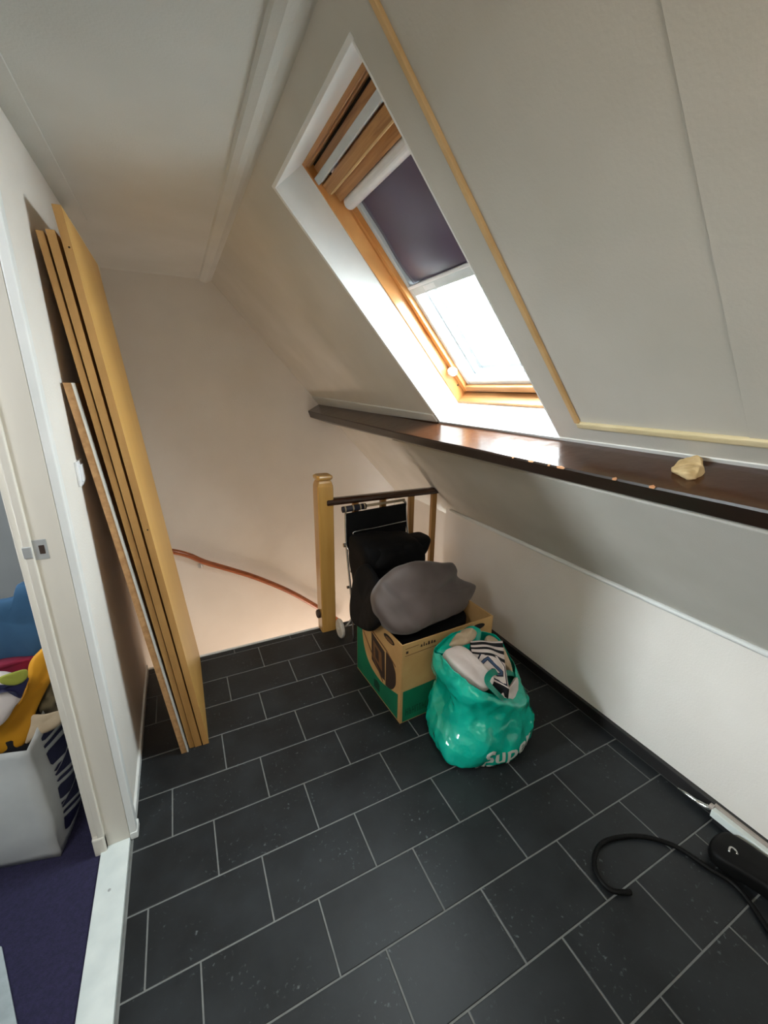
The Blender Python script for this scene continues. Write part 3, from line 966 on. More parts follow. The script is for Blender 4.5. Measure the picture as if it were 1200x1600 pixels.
gc = curve2([(0.375, 0.43), (0.395, 0.36), (0.398, 0.29), (0.385, 0.22), (0.345, 0.155), (0.28, 0.118), (0.19, 0.108), (0.10, 0.128), (0.024, 0.152)])
adopt(bxr, poly_on('green_print', gc + [(0.024, 0.008), (0.462, 0.008), (0.462, 0.43)], fL, 'green', 0.0008))
adopt(bxr, poly_on('green_print', [(0.012, 0.178), (0.13, 0.180), (0.27, 0.184), (0.535, 0.19), (0.535, 0.006), (0.012, 0.006)], fF, 'green', 0.0008))
# picture of an appliance on the left face
adopt(bxr, poly_on('picture_screen', [(0.292, 0.335), (0.155, 0.300), (0.147, 0.140), (0.18, 0.138), (0.288, 0.175)], fL, 'ink', 0.0012),
      poly_on('picture_casing', curve2([(0.140, 0.312), (0.09, 0.300), (0.055, 0.262), (0.045, 0.225), (0.05, 0.180), (0.085, 0.135), (0.14, 0.120)], 4), fL, 'ink', 0.0012),
      poly_on('picture_line', [(0.345, 0.36), (0.13, 0.322), (0.05, 0.29), (0.05, 0.283), (0.13, 0.314), (0.345, 0.352)], fL, 'inkbrown', 0.0014),
      poly_on('picture_line', [(0.385, 0.285), (0.300, 0.215), (0.17, 0.118), (0.165, 0.123), (0.295, 0.224), (0.385, 0.292)], fL, 'inkbrown', 0.0014),
      poly_on('picture_inset', [(0.272, 0.300), (0.185, 0.275), (0.176, 0.175), (0.266, 0.205)], fL, 'inkbrown', 0.0018),
      poly_on('picture_inset', [(0.250, 0.275), (0.215, 0.265), (0.208, 0.205), (0.244, 0.215)], fL, 'ink', 0.0022),
      poly_on('dark_green_patch', [(0.26, 0.03), (0.20, 0.03), (0.20, 0.075), (0.225, 0.085), (0.26, 0.075)], fL, 'inkgreen', 0.0012))  # last polygon: dark green patch low on the left face


def oval(cu, cv, a, b, tilt=0.0, n=20):
    return [(cu + a * math.cos(t) * math.cos(tilt) - b * math.sin(t) * math.sin(tilt), cv + a * math.cos(t) * math.sin(tilt) + b * math.sin(t) * math.cos(tilt)) for t in [2 * math.pi * i / n for i in range(n)]]


adopt(bxr, poly_on('hand_hole', oval(0.115, 0.396, 0.050, 0.016), fL, 'slit', 0.0014),
      poly_on('hand_hole', oval(0.440, 0.396, 0.046, 0.016), fF, 'slit', 0.0014))
adopt(bxr, poly_on('hand_hole_flap', oval(0.112, 0.394, 0.036, 0.009), fL, 'inkbrown', 0.002))
# small printed pictograms and lines at the top of the front face
for i, (u, w_, h_) in enumerate(((0.100, 0.010, 0.012), (0.116, 0.006, 0.020), (0.128, 0.008, 0.010), (0.140, 0.012, 0.018), (0.158, 0.010, 0.016), (0.172, 0.012, 0.012))):
    adopt(bxr, poly_on('pictogram', [(u, 0.392), (u + w_, 0.392), (u + w_ * 0.8, 0.392 + h_), (u + w_ * 0.2, 0.392 + h_)], fF, 'ink', 0.0012))
adopt(bxr, poly_on('pictogram', [(0.022, 0.380), (0.034, 0.380), (0.034, 0.392), (0.022, 0.392)], fF, 'ink', 0.0012),
      poly_on('printed_line', [(0.018, 0.368), (0.19, 0.372), (0.19, 0.3745), (0.018, 0.3705)], fF, 'inkbrown', 0.0012),
      poly_on('printed_line', [(0.018, 0.404), (0.09, 0.406), (0.09, 0.408), (0.018, 0.4065)], fF, 'inkbrown', 0.0012),
      poly_on('paper_label', [(0.275, 0.385), (0.365, 0.39), (0.365, 0.412), (0.275, 0.407)], fF, 'cream', 0.0012),
      poly_on('printed_line', [(0.282, 0.394), (0.358, 0.398), (0.358, 0.401), (0.282, 0.397)], fF, 'inkbrown', 0.0018))
# worn lettering strokes in the lower green band, too faded to read
random.seed(12)
u = 0.030
for i in range(9):
    w_ = random.choice((0.010, 0.014))
    for (a, b, c, d) in (((0, 0, 0.003, 0.040)), ((w_ - 0.003, 0, w_, 0.040)), ((0, random.choice((0, 0.018, 0.036)), w_, 0.004))):
        if (a, b) == (w_ - 0.003, 0):
            q = [(u + a, b + 0.036), (u + c, b + 0.036), (u + c, b + 0.036 + d * random.choice((0.5, 1))), (u + a, b + 0.036 + d)]
        elif a == 0 and b == 0 and c == 0.003:
            q = [(u, 0.036), (u + 0.003, 0.036), (u + 0.003, 0.036 + 0.040), (u, 0.036 + 0.040)]
        else:
            q = [(u, 0.036 + b), (u + w_, 0.036 + b), (u + w_, 0.040 + b), (u, 0.040 + b)]
        adopt(bxr, poly_on('faded_letter_stroke', q, fF, 'inkgreen', 0.0012))
    u += w_ + 0.006

# ---- taupe bundle in the box
tb = inflate('cloth_bundle', [(0.905, 0.10, 0.593), (0.953, 0.13, 0.640), (1.029, 0.15, 0.678), (1.10, 0.15, 0.693), (1.21, 0.15, 0.686), (1.31, 0.17, 0.650), (1.392, 0.18, 0.632), (1.425, 0.18, 0.585),
                              (1.440, 0.19, 0.535), (1.497, 0.20, 0.492), (1.555, 0.21, 0.465), (1.605, 0.22, 0.430), (1.590, 0.22, 0.385), (1.445, 0.12, 0.375), (1.300, 0.06, 0.39), (1.150, 0.0, 0.412),
                              (1.050, -0.02, 0.422), (0.985, -0.02, 0.440), (0.942, 0.0, 0.465), (0.915, 0.03, 0.50), (0.898, 0.06, 0.545)],
             'taupe', 0.105, 0.13, normal=(-0.12, -0.80, 0.58), amp=0.016, freq=4.5, seed=1.0, power=0.55, center=(1.19, 0.09, 0.54), nt=126)
for v in tb.data.vertices:   # two broad creases running down the front
    p = v.co
    c1_ = (p.x - 1.00) * 0.9 + (p.z - 0.55) * 0.55
    c2_ = (p.x - 1.17) * 0.9 - (p.z - 0.50) * 0.35
    d_ = 0.016 * math.exp(-(c1_ / 0.022) ** 2) - 0.016 * math.exp(-((c1_ - 0.05) / 0.03) ** 2) - 0.018 * math.exp(-(c2_ / 0.02) ** 2) * max(0, min(1, (0.56 - p.z) * 8))
    v.co = p + Vector((-0.12, -0.80, 0.58)) * d_
tag(tb, 'bulging taupe-brown fabric bundle sitting in the cardboard box', 'bundle')
inner = inflate('dark_bundle', [(1.02, 0.05, 0.33), (1.2, 0.02, 0.34), (1.42, 0.04, 0.36), (1.46, 0.2, 0.38), (1.4, 0.33, 0.36), (1.2, 0.34, 0.34), (1.02, 0.30, 0.34), (0.99, 0.16, 0.33)],
                'blackcloth', 0.035, 0.32, normal=(0, 0, 1), amp=0.008, freq=7, seed=2.0)
tag(inner, 'dark cloth filling the cardboard box under the taupe bundle', 'cloth')

# ================================================================== green shopping bag
LV = [
    [(1.098, -0.15, 0.002), (1.073, -0.28, 0.002), (1.085, -0.39, 0.002), (1.230, -0.462, 0.002), (1.420, -0.420, 0.002), (1.470, -0.28, 0.002), (1.430, -0.14, 0.002), (1.240, -0.12, 0.002)],
    [(1.083, -0.14, 0.02), (1.048, -0.28, 0.02), (1.060, -0.405, 0.02), (1.235, -0.485, 0.015), (1.455, -0.435, 0.02), (1.500, -0.28, 0.02), (1.445, -0.13, 0.02), (1.240, -0.11, 0.02)],
    [(1.081, -0.14, 0.09), (1.051, -0.275, 0.09), (1.063, -0.40, 0.09), (1.235, -0.490, 0.09), (1.455, -0.440, 0.10), (1.510, -0.28, 0.09), (1.450, -0.13, 0.09), (1.240, -0.11, 0.09)],
    [(1.117, -0.14, 0.20), (1.110, -0.255, 0.20), (1.115, -0.365, 0.20), (1.245, -0.455, 0.19), (1.420, -0.425, 0.17), (1.490, -0.28, 0.16), (1.445, -0.13, 0.18), (1.240, -0.11, 0.20)],
    [(1.119, -0.15, 0.26), (1.116, -0.25, 0.265), (1.112, -0.355, 0.26), (1.240, -0.445, 0.25), (1.410, -0.425, 0.215), (1.485, -0.29, 0.22), (1.445, -0.14, 0.27), (1.240, -0.12, 0.28)],
    [(1.095, -0.16, 0.34), (1.065, -0.25, 0.35), (1.091, -0.355, 0.33), (1.215, -0.440, 0.30), (1.385, -0.415, 0.24), (1.470, -0.30, 0.27), (1.445, -0.15, 0.34), (1.240, -0.12, 0.37)],
    [(1.095, -0.17, 0.415), (1.070, -0.25, 0.435), (1.106, -0.345, 0.395), (1.200, -0.410, 0.335), (1.345, -0.395, 0.262), (1.440, -0.31, 0.30), (1.435, -0.17, 0.39), (1.240, -0.13, 0.44)],
]
rings = bil(LV, 14)
# smooth along height
cols = []
nk = len(rings[0])
for k in range(nk):
    cols.append(catmull([r[k] for r in rings], 8))
nl = len(cols[0])
GS = [[cols[k][j].copy() for k in range(nk)] for j in range(nl)]
ctr = Vector((1.25, -0.28, 0.2))
for j in range(nl):
    f = j / (nl - 1)
    for k in range(nk):
        p = GS[j][k]
        out = Vector((p.x - ctr.x, p.y - ctr.y, 0)).normalized()
        a = 0.017 * min(1, j / 5)
        d = noise.noise(Vector((p.x * 9, p.y * 9, p.z * 7))) * a + abs(noise.noise(Vector((p.x * 22 + 5, p.y * 22, p.z * 13)))) * -a * 0.9 + a * 0.3 - 0.010 * min(1, j / 6) * (1 - abs(math.sin(11 * (p.x * 0.9 + p.y * 0.4) - 8 * p.z))) ** 3
        GS[j][k] = p + out * d


def gbag(u, v, o=0.0):
    """surface point of the bag; u along the ring 0..1, v up 0..1"""
    ku = (u % 1.0) * nk
    jv = min(max(v, 0), 0.9999) * (nl - 1)
    k0, j0 = int(ku) % nk, int(jv)
    fu, fv = ku - int(ku), jv - j0
    k1, j1 = (k0 + 1) % nk, j0 + 1
    p = (GS[j0][k0] * (1 - fu) + GS[j0][k1] * fu) * (1 - fv) + (GS[j1][k0] * (1 - fu) + GS[j1][k1] * fu) * fv
    du = GS[j0][k1] - GS[j0][k0]
    dv = GS[j1][k0] - GS[j0][k0]
    nrm = du.cross(dv)
    if nrm.length > 0:
        nrm.normalize()
    if nrm.dot(Vector((p.x - ctr.x, p.y - ctr.y, 0))) < 0:
        nrm = -nrm
    return p + nrm * o


gb = thing('shopping_bag', (1.25, -0.28, 0), 'shiny teal green plastic shopping bag stuffed with laundry beside the cardboard box', 'bag')
V, F = [], []
for j in range(nl):
    for k in range(nk):
        V.append(GS[j][k])
for j in range(nl - 1):
    for k in range(nk):
        F.append((j * nk + k, j * nk + (k + 1) % nk, (j + 1) * nk + (k + 1) % nk, (j + 1) * nk + k))
F.append(tuple(range(nk)))
gbo = obj('bag_shell', V, F, 'teal', smooth=True)
md = gbo.modifiers.new('thickness', 'SOLIDIFY')
md.thickness = 0.0015
adopt(gb, gbo)
# lime print at the right side
V = []
pl = [(u, v) for u, v in ((0.520, 0.22), (0.535, 0.20), (0.548, 0.27), (0.552, 0.38), (0.545, 0.50), (0.532, 0.52), (0.526, 0.42), (0.514, 0.33))]
adopt(gb, obj('lime_print', [gbag(u, v, 0.002) for u, v in pl], [tuple(range(len(pl)))], 'lime'))


def text_on(name, s, u0, v0, size_u, size_v, mat, f, shear=0.0, parent=None, off=0.003, flipu=1):
    cu = bpy.data.curves.new(name, 'FONT')
    cu.body = s
    cu.size = 1.0
    cu.offset = 0.02
    cu.shear = shear
    cu.resolution_u = 3
    ob = bpy.data.objects.new(name, cu)
    C.objects.link(ob)
    dg = bpy.context.evaluated_depsgraph_get()
    me = bpy.data.meshes.new_from_object(ob.evaluated_get(dg))
    bpy.data.objects.remove(ob)
    bm = bmesh.new()
    bm.from_mesh(me)
    bmesh.ops.triangulate(bm, faces=bm.faces)
    for _ in range(3):
        es = [e for e in bm.edges if e.calc_length() > 0.09]
        if es:
            bmesh.ops.subdivide_edges(bm, edges=es, cuts=1)
            bmesh.ops.triangulate(bm, faces=bm.faces)
    for v in bm.verts:
        p = f(u0 + flipu * v.co.x * size_u, v0 + v.co.y * size_v, off)
        v.co = p
    bm.to_mesh(me)
    bm.free()
    me.materials.clear()
    me.materials.append(M[mat])
    o = bpy.data.objects.new(name, me)
    C.objects.link(o)
    if parent:
        adopt(parent, o)
    return o


text_on('lettering', 'Super', 0.330, 0.205, 0.062, 0.215, 'print_white', gbag, parent=gb)
text_on('lettering', 'de', 0.308, 0.085, 0.062, 0.17, 'print_white', gbag, parent=gb)

# carrying handles
hp = [(1.332, -0.416, 0.226), (1.245, -0.425, 0.318), (1.195, -0.405, 0.386), (1.246, -0.375, 0.392), (1.345, -0.345, 0.335), (1.42, -0.325, 0.290), (1.455, -0.33, 0.24)]


def strap(name, pts, w, mat, side=(0, -0.5, 0.86), n=8, th_=0.002):
    P = catmull(pts, n)
    V, F = [], []
    m = len(P)
    sv = Vector(side).normalized()
    for i, p in enumerate(P):
        d = (P[min(i + 1, m - 1)] - P[max(i - 1, 0)]).normalized()
        s = d.cross(sv).normalized() * w / 2
        up_ = d.cross(s).normalized() * th_ / 2
        V += [p - s - up_, p + s - up_, p + s + up_, p - s + up_]
    for i in range(m - 1):
        for k in range(4):
            F.append((i * 4 + k, i * 4 + (k + 1) % 4, (i + 1) * 4 + (k + 1) % 4, (i + 1) * 4 + k))
    F += [(0, 1, 2, 3), ((m - 1) * 4, (m - 1) * 4 + 1, (m - 1) * 4 + 2, (m - 1) * 4 + 3)]
    return obj(name, V, F, mat, smooth=False)


adopt(gb, strap('handle', hp, 0.026, 'tealdark'))
# crumpled upper corner of the bag (turned down rim with beige lining)
rim = inflate('folded_rim', [(1.115, -0.155, 0.395), (1.14, -0.19, 0.388), (1.21, -0.205, 0.378), (1.30, -0.20, 0.380), (1.345, -0.17, 0.405), (1.35, -0.15, 0.440), (1.305, -0.13, 0.462), (1.225, -0.13, 0.435)],
              'teal', 0.028, 0.02, normal=(0, -0.7, 0.7), amp=0.010, freq=12, seed=4.0)
adopt(gb, rim)
lin_ = inflate('lining', [(1.165, -0.175, 0.425), (1.22, -0.195, 0.418), (1.29, -0.185, 0.420), (1.318, -0.165, 0.440), (1.29, -0.15, 0.462), (1.225, -0.15, 0.445)],
               'beigecloth', 0.026, 0.015, normal=(0, -0.7, 0.7), amp=0.012, freq=16, seed=6.0)
adopt(gb, lin_)
lin_['label'] = 'creased beige inside of the folded rim'
# laundry in the bag
wc = inflate('white_cloth', [(1.105, -0.224, 0.425), (1.135, -0.220, 0.440), (1.182, -0.235, 0.440), (1.207, -0.285, 0.425), (1.232, -0.340, 0.395), (1.250, -0.385, 0.360), (1.205, -0.395, 0.340), (1.145, -0.350, 0.375), (1.108, -0.295, 0.405)],
             'whitecloth', 0.022, 0.05, normal=(0.1, -0.45, 0.88), amp=0.008, freq=8, seed=7.0, power=0.55)
tag(wc, 'off-white cloth bulging out of the left half of the teal bag', 'laundry')


def shirt_pt(u, v, o=0.0):
    # curved patch over the laundry: u to the right, v to the back
    P00, P10, P11, P01 = Vector((1.193, -0.315, 0.385)), Vector((1.300, -0.425, 0.325)), Vector((1.395, -0.262, 0.430)), Vector((1.251, -0.215, 0.445))
    p = (P00 * (1 - u) + P10 * u) * (1 - v) + (P01 * (1 - u) + P11 * u) * v
    n_ = Vector((0.15, -0.35, 0.92)).normalized()
    bulge = 0.016 * math.sin(math.pi * min(max(u, 0), 1)) * math.sin(math.pi * min(max(v, 0), 1)) + 0.003 * math.sin(9 * u + 5 * v)
    return p + n_ * (bulge + o)


V, F, FM = [], [], []
NU, NV = 24, 40
for j in range(NV + 1):
    for i in range(NU + 1):
        V.append(shirt_pt(i / NU, j / NV))
for j in range(NV):
    for i in range(NU):
        a = j * (NU + 1) + i
        F.append((a, a + 1, a + NU + 2, a + NU + 1))
        v = (j + 0.5) / NV
        FM.append(0 if v < 0.52 else (1 if int((v - 0.52) / 0.085) % 2 == 0 else 0))
b0 = len(V)
per = [i for i in range(NU + 1)] + [(j + 1) * (NU + 1) - 1 for j in range(1, NV + 1)] + [NV * (NU + 1) + i for i in range(NU - 1, -1, -1)] + [j * (NU + 1) for j in range(NV - 1, 0, -1)]
for q in per:
    V.append(V[q] - Vector((0, 0, 0.05)))
m = len(per)
for i in range(m):
    F.append((per[i], per[(i + 1) % m], b0 + (i + 1) % m, b0 + i))
    FM.append(1)
F.append(tuple(b0 + i for i in range(m)))
FM.append(1)
shirt = obj('striped_shirt', V, F, 'whitecloth', mats=['whitecloth', 'black'], fmat=FM, smooth=True)
tag(shirt, 'black and white striped shirt with a blue letter J badge in the teal bag', 'shirt')


def badge(name, pts, mat, off):
    o = obj(name, [shirt_pt(u, v, off) for u, v in pts], [tuple(range(len(pts)))], mat)
    o.parent = shirt
    return o


badge('badge_border', [(0.06, 0.20), (0.22, 0.56), (0.72, 0.60), (0.97, 0.44), (0.95, 0.02), (0.30, 0.02)], 'jnavy', 0.002)
badge('badge_ground', [(0.10, 0.20), (0.25, 0.53), (0.70, 0.565), (0.93, 0.42), (0.91, 0.05), (0.31, 0.05)], 'whitecloth', 0.0035)
J = [(0.30, 0.40), (0.42, 0.49), (0.86, 0.28), (0.84, 0.16), (0.66, 0.10), (0.50, 0.15), (0.50, 0.22), (0.58, 0.24), (0.66, 0.17), (0.74, 0.20), (0.40, 0.38), (0.26, 0.22), (0.16, 0.22)]
badge('letter_edge', J, 'jnavy', 0.005)
J2 = [(0.315, 0.395), (0.42, 0.465), (0.83, 0.27), (0.81, 0.18), (0.66, 0.125), (0.535, 0.16), (0.54, 0.20), (0.58, 0.21), (0.65, 0.145), (0.775, 0.195), (0.40, 0.405), (0.265, 0.25), (0.20, 0.245)]
badge('letter_fill', J2, 'jblue', 0.0065)
pf = inflate('folded_paper', [(1.275, -0.405, 0.290), (1.335, -0.395, 0.311), (1.402, -0.362, 0.305), (1.405, -0.372, 0.250), (1.369, -0.405, 0.215), (1.314, -0.415, 0.250)], 'whitecloth', 0.012, 0.012,
             normal=(0, -0.8, 0.6), amp=0.003, freq=12, seed=8, power=0.4)
tag(pf, 'pointed white cloth corner sticking up at the right of the teal bag', 'laundry')
cl2 = inflate('pale_cloth', [(1.42, -0.32, 0.29), (1.45, -0.22, 0.35), (1.42, -0.16, 0.385), (1.37, -0.18, 0.39), (1.39, -0.27, 0.34)], 'beigecloth', 0.02, 0.04, normal=(0, -0.4, 0.9), amp=0.005, freq=12, seed=3)
tag(cl2, 'beige cloth tucked along the right rim of the teal bag', 'laundry')

# ================================================================== things at the lower right
dc = thing('cable_duct', (1.80, -1.5, 0), 'white plastic strip lying along the black skirting at the right edge', 'cable duct')
adopt(dc, box('duct_cover', 1.786, 1.810, -2.3, -0.995, 0.022, 0.052, 'duct', bevel=0.003), box('duct_back', 1.808, 1.8195, -2.3, -0.992, 0.030, 0.062, 'ductgrey', bevel=0.002),
      box('duct_foot', 1.790, 1.8195, -2.3, -1.005, 0.001, 0.024, 'rubber', bevel=0.002), cyl('end_cap', (1.806, -0.982, 0.046), (1.806, -0.996, 0.046), 0.012, 'ductgrey', seg=14))
hs = tube('vacuum_hose', [(1.30, -1.02, 0.0085), (1.245, -0.985, 0.0085), (1.255, -0.925, 0.0085), (1.32, -0.885, 0.0085), (1.40, -0.888, 0.0085), (1.50, -0.930, 0.0085), (1.57, -1.00, 0.0085), (1.60, -1.09, 0.0085), (1.62, -1.16, 0.0085),
                          (1.58, -1.25, 0.0085), (1.50, -1.36, 0.0085), (1.38, -1.45, 0.0085), (1.25, -1.52, 0.0085)], 0.0075, 'hose', seg=10, smooth_n=12, corrugate=0.06)
tag(hs, 'black ribbed hose looping over the dark floor at lower right', 'hose')
vh = thing('vacuum_nozzle', (1.70, -1.13, 0), 'black vacuum nozzle with a small metal glint beside the skirting', 'vacuum cleaner')
noz = inflate('nozzle_body', [(1.625, -1.10, 0.025), (1.66, -1.055, 0.03), (1.735, -1.055, 0.03), (1.76, -1.10, 0.03), (1.775, -1.20, 0.03), (1.78, -1.42, 0.03), (1.68, -1.42, 0.03), (1.66, -1.22, 0.03)],
              'hose', 0.035, 0.022, normal=(0, 0, 1), amp=0.003, freq=8, seed=2, power=0.4)
adopt(vh, noz, tube('metal_clip', [(1.665, -1.105, 0.062), (1.682, -1.100, 0.066), (1.690, -1.112, 0.064), (1.680, -1.122, 0.062)], 0.0035, 'chrome', seg=8, smooth_n=3))
vp = tube('power_plug', [(1.80, -0.875, 0.018), (1.795, -0.91, 0.028), (1.797, -0.945, 0.030), (1.80, -0.975, 0.035), (1.803, -0.983, 0.042)], [0.004] * 3 + [0.007] * 6 + [0.010] * 8, 'chrome', seg=10, smooth_n=4)
tag(vp, 'small shiny metal tip lying by the skirting before the white strip', 'metal tip')

# foam lump on the beam
fm = inflate('foam_lump', [(1.148, -0.985, 1.348), (1.160, -0.952, 1.352), (1.195, -0.930, 1.364), (1.222, -0.938, 1.373), (1.228, -0.962, 1.375), (1.212, -0.982, 1.369), (1.180, -0.995, 1.358)],
             'foam', 0.014, 0.010, normal=(-0.37, 0, 0.93), amp=0.010, freq=30, seed=5, power=0.6, nt=60)
tag(fm, 'cream lump of dried foam stuck on the brown beam', 'foam lump')

# ================================================================== bedroom laundry bag
BGX = [(-0.335, -0.115), (-0.90, 0.05), (-0.86, 0.36), (-0.31, 0.13)]
BGT = [(-0.335, -0.125), (-0.92, 0.03), (-0.88, 0.40), (-0.285, 0.15)]
lb = thing('laundry_bag', (-0.6, 0.1, 0), 'white carrier bag with navy striped side heaped with laundry beyond the doorway', 'bag')


def lbp(u, v, o=0.0):
    """u in 0..4 round the bag, v up"""
    i = int(u) % 4
    f = u - int(u)
    A = Vector((*BGX[i], 0)) * (1 - f) + Vector((*BGX[(i + 1) % 4], 0)) * f
    B = Vector((*BGT[i], 0)) * (1 - f) + Vector((*BGT[(i + 1) % 4], 0)) * f
    top = 0.455 + 0.05 * math.sin(math.pi * f) * (-1 if i == 0 else 1) + (0.045 * f if i == 3 and f > 0 else 0) * 0
    if i == 3:
        top = 0.46 + 0.10 * (1 - f)
    if i == 2:
        top = 0.56
    if i == 1:
        top = 0.46 + 0.10 * f
    if i == 0:
        top = 0.46
    p = A * (1 - v) + B * v
    p.z = 0.006 + v * top
    ctr_ = Vector((-0.6, 0.1, p.z))
    e = (Vector((*BGX[(i + 1) % 4], 0)) - Vector((*BGX[i], 0))).normalized()
    nn_ = Vector((e.y, -e.x, 0))
    if nn_.dot(p - ctr_) < 0:
        nn_ = -nn_
    bul = 0.03 * math.sin(math.pi * f) * math.sin(math.pi * min(v * 0.9 + 0.1, 1)) + 0.008 * noise.noise(Vector((p.x * 9, p.y * 9, p.z * 9)))
    return p + nn_ * (bul + o)


V, F = [], []
NU, NV = 64, 18
for j in range(NV + 1):
    for i in range(NU):
        V.append(lbp(i / NU * 4, j / NV))
for j in range(NV):
    for i in range(NU):
        F.append((j * NU + i, j * NU + (i + 1) % NU, (j + 1) * NU + (i + 1) % NU, (j + 1) * NU + i))
F.append(tuple(range(NU)))
lbs = obj('bag_shell', V, F, 'bagwhite', smooth=True)
md = lbs.modifiers.new('thickness', 'SOLIDIFY')
md.thickness = 0.002
adopt(lb, lbs)


def lpatch(pts):
    # subdivide a quad patch on side 3 (u from 4 down to 3 = near corner to far corner)
    V, F = [], []
    n_ = 6
    a, b, c, d = pts
    for j in range(n_ + 1):
        for i in range(n_ + 1):
            s, t = i / n_, j / n_
            u = min(max((a[0] * (1 - s) + b[0] * s) * (1 - t) + (d[0] * (1 - s) + c[0] * s) * t, 0.22), 0.95)
            v = (a[1] * (1 - s) + b[1] * s) * (1 - t) + (d[1] * (1 - s) + c[1] * s) * t
            V.append(lbp(4 - 0.0001 - u, v, 0.002))
    for j in range(n_):
        for i in range(n_):
            q = j * (n_ + 1) + i
            F.append((q, q + 1, q + n_ + 2, q + n_ + 1))
    return obj('navy_print', V, F, 'bagnavy')


def slanted_bar(s0, w_, v0, v1, shear=-3.6, lo=0.20, hi=0.95, n=14):
    V, F = [], []
    last = None
    for q in range(n + 1):
        v = v0 + (v1 - v0) * q / n
        a = s0 + shear * (v - v0)
        ua, ub = max(a, lo), min(a + w_, hi)
        if ub - ua < 0.004:
            last = None
            continue
        cur = []
        for m_ in range(4):
            V.append(lbp(3.9999 - (ua + (ub - ua) * m_ / 3), v, 0.002))
            cur.append(len(V) - 1)
        if last:
            for m_ in range(3):
                F.append((last[m_], last[m_ + 1], cur[m_ + 1], cur[m_]))
        last = cur
    return (V, F) if F else None


for row, (v0, v1) in enumerate(((0.62, 0.93), (0.34, 0.61), (0.08, 0.33))):
    for s0, w_ in ((0.24, 0.12), (0.46, 0.42), (1.0, 0.10), (1.2, 0.42), (1.74, 0.10)):
        r_ = slanted_bar(s0 - 0.08 * row, w_, v0, v1)
        if r_:
            adopt(lb, obj('navy_print', r_[0], r_[1], 'bagnavy'))

# laundry on top of it
def heap(name, label, pts, mat, f, b, nrm, amp=0.014, seed=0, power=0.6, cat='laundry'):
    o = inflate(name, pts, mat, f, b, normal=nrm, amp=amp, freq=7, seed=seed, power=power)
    tag(o, label, cat)
    return o


heap('blue_garment', 'blue garment lying on top of the laundry heap', [(-0.60, 0.10, 0.86), (-0.42, 0.07, 0.885), (-0.365, 0.06, 0.890), (-0.321, 0.06, 0.897), (-0.311, 0.06, 0.932), (-0.266, 0.06, 0.918), (-0.245, 0.07, 0.855), (-0.25, 0.08, 0.75), (-0.262, 0.07, 0.697), (-0.298, 0.05, 0.662), (-0.361, 0.05, 0.675), (-0.60, 0.05, 0.69)],
     'blue', 0.035, 0.10, (0.1, -0.9, 0.3), amp=0.012, seed=11)
heap('crimson_garment', 'crimson garment squeezed under the blue one', [(-0.62, 0.02, 0.70), (-0.388, 0.01, 0.707), (-0.329, 0.01, 0.700), (-0.300, 0.02, 0.684), (-0.315, 0.02, 0.648), (-0.401, 0.01, 0.645), (-0.62, 0.02, 0.64)],
     'red', 0.035, 0.06, (0, -0.9, 0.3), seed=12, amp=0.006)
heap('mustard_scarf', 'mustard yellow cloth hanging over the laundry bag rim', [(-0.317, -0.02, 0.684), (-0.288, -0.02, 0.721), (-0.245, -0.01, 0.745), (-0.236, 0.0, 0.687), (-0.257, -0.02, 0.640), (-0.293, -0.03, 0.585), (-0.319, -0.04, 0.533), (-0.362, -0.05, 0.440), (-0.436, -0.05, 0.430), (-0.448, -0.04, 0.474), (-0.421, -0.04, 0.536), (-0.362, -0.04, 0.574), (-0.326, -0.03, 0.633)],
     'yellow', 0.022, 0.035, (0.2, -0.9, 0.3), seed=13, amp=0.006)
heap('patterned_scarf', 'beige cloth with dark spots behind the mustard one', [(-0.267, 0.03, 0.618), (-0.24, 0.04, 0.60), (-0.235, 0.04, 0.532), (-0.25, 0.03, 0.451), (-0.298, 0.02, 0.423), (-0.335, 0.01, 0.448), (-0.343, 0.01, 0.483), (-0.307, 0.02, 0.547), (-0.282, 0.03, 0.593)],
     'leopard', 0.03, 0.05, (0.3, -0.9, 0.3), seed=14, amp=0.006)
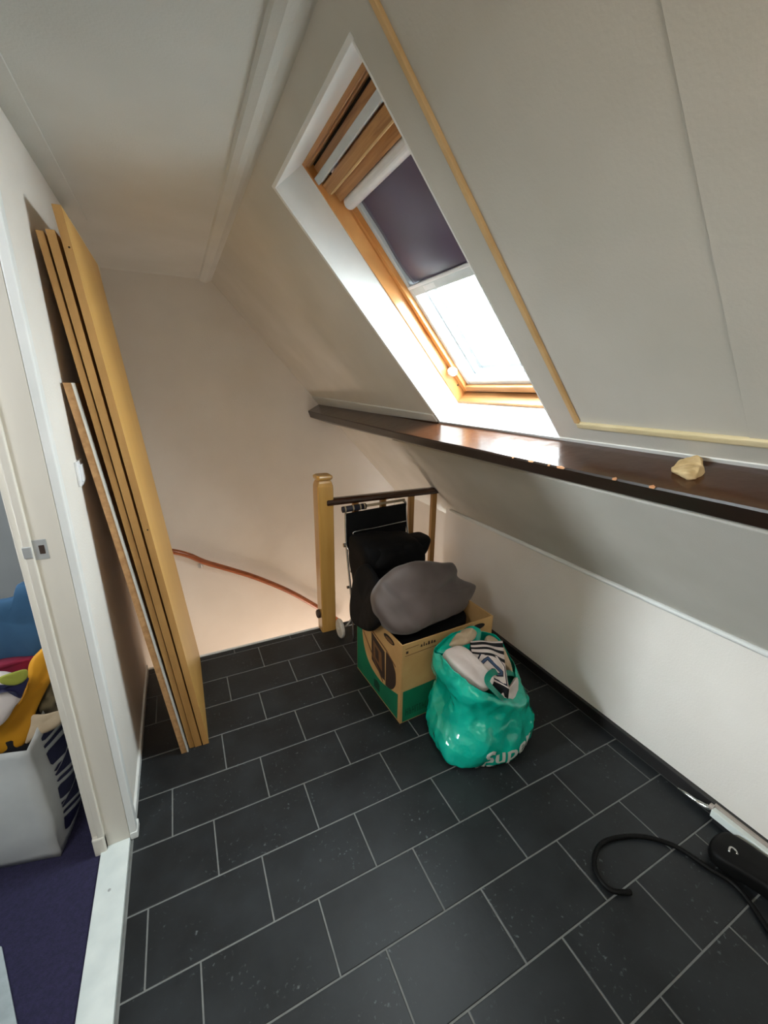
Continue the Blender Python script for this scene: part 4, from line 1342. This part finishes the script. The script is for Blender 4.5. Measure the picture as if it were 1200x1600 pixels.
heap('cream_cloth', 'cream cloth just inside the patterned side of the laundry bag', [(-0.336, -0.05, 0.527), (-0.295, -0.045, 0.521), (-0.256, -0.03, 0.505), (-0.268, -0.04, 0.465), (-0.327, -0.055, 0.450), (-0.361, -0.06, 0.443)],
     'beigecloth', 0.015, 0.03, (0.1, -0.7, 0.65), seed=15, amp=0.005)
heap('white_garment', 'white printed garment at the left front of the laundry heap', [(-0.60, -0.09, 0.72), (-0.42, -0.10, 0.735), (-0.378, -0.10, 0.738), (-0.338, -0.10, 0.725), (-0.311, -0.10, 0.689), (-0.328, -0.10, 0.632), (-0.351, -0.10, 0.604), (-0.387, -0.10, 0.558), (-0.45, -0.10, 0.545), (-0.60, -0.09, 0.52)],
     'whitecloth', 0.022, 0.05, (0, -0.9, 0.3), seed=16, amp=0.006)
wg = bpy.data.objects['white_garment']
pr = inflate('olive_print', [(-0.346, -0.125, 0.731), (-0.316, -0.12, 0.735), (-0.290, -0.11, 0.728), (-0.294, -0.115, 0.701), (-0.316, -0.125, 0.695), (-0.341, -0.13, 0.712)], 'olive', 0.008, 0.010, normal=(0, -0.9, 0.3), amp=0.002)
pr.parent = wg
pr = inflate('navy_print', [(-0.42, -0.125, 0.722), (-0.366, -0.13, 0.716), (-0.333, -0.13, 0.706), (-0.313, -0.12, 0.694), (-0.291, -0.11, 0.70), (-0.303, -0.115, 0.672), (-0.318, -0.12, 0.645), (-0.322, -0.13, 0.678), (-0.358, -0.135, 0.688), (-0.42, -0.13, 0.69)], 'bagnavy', 0.005, 0.008, normal=(0, -0.9, 0.3), amp=0.001)
pr.parent = wg
# fill of the bag so nothing hangs in the air
heap('packed_laundry', 'dark clothes packed inside the laundry bag', [(-0.36, -0.06, 0.42), (-0.62, 0.01, 0.47), (-0.88, 0.07, 0.52), (-0.84, 0.34, 0.54), (-0.58, 0.24, 0.56), (-0.30, 0.14, 0.50)],
     'black', 0.10, 0.48, (0, 0, 1), seed=17, amp=0.006, power=0.35)
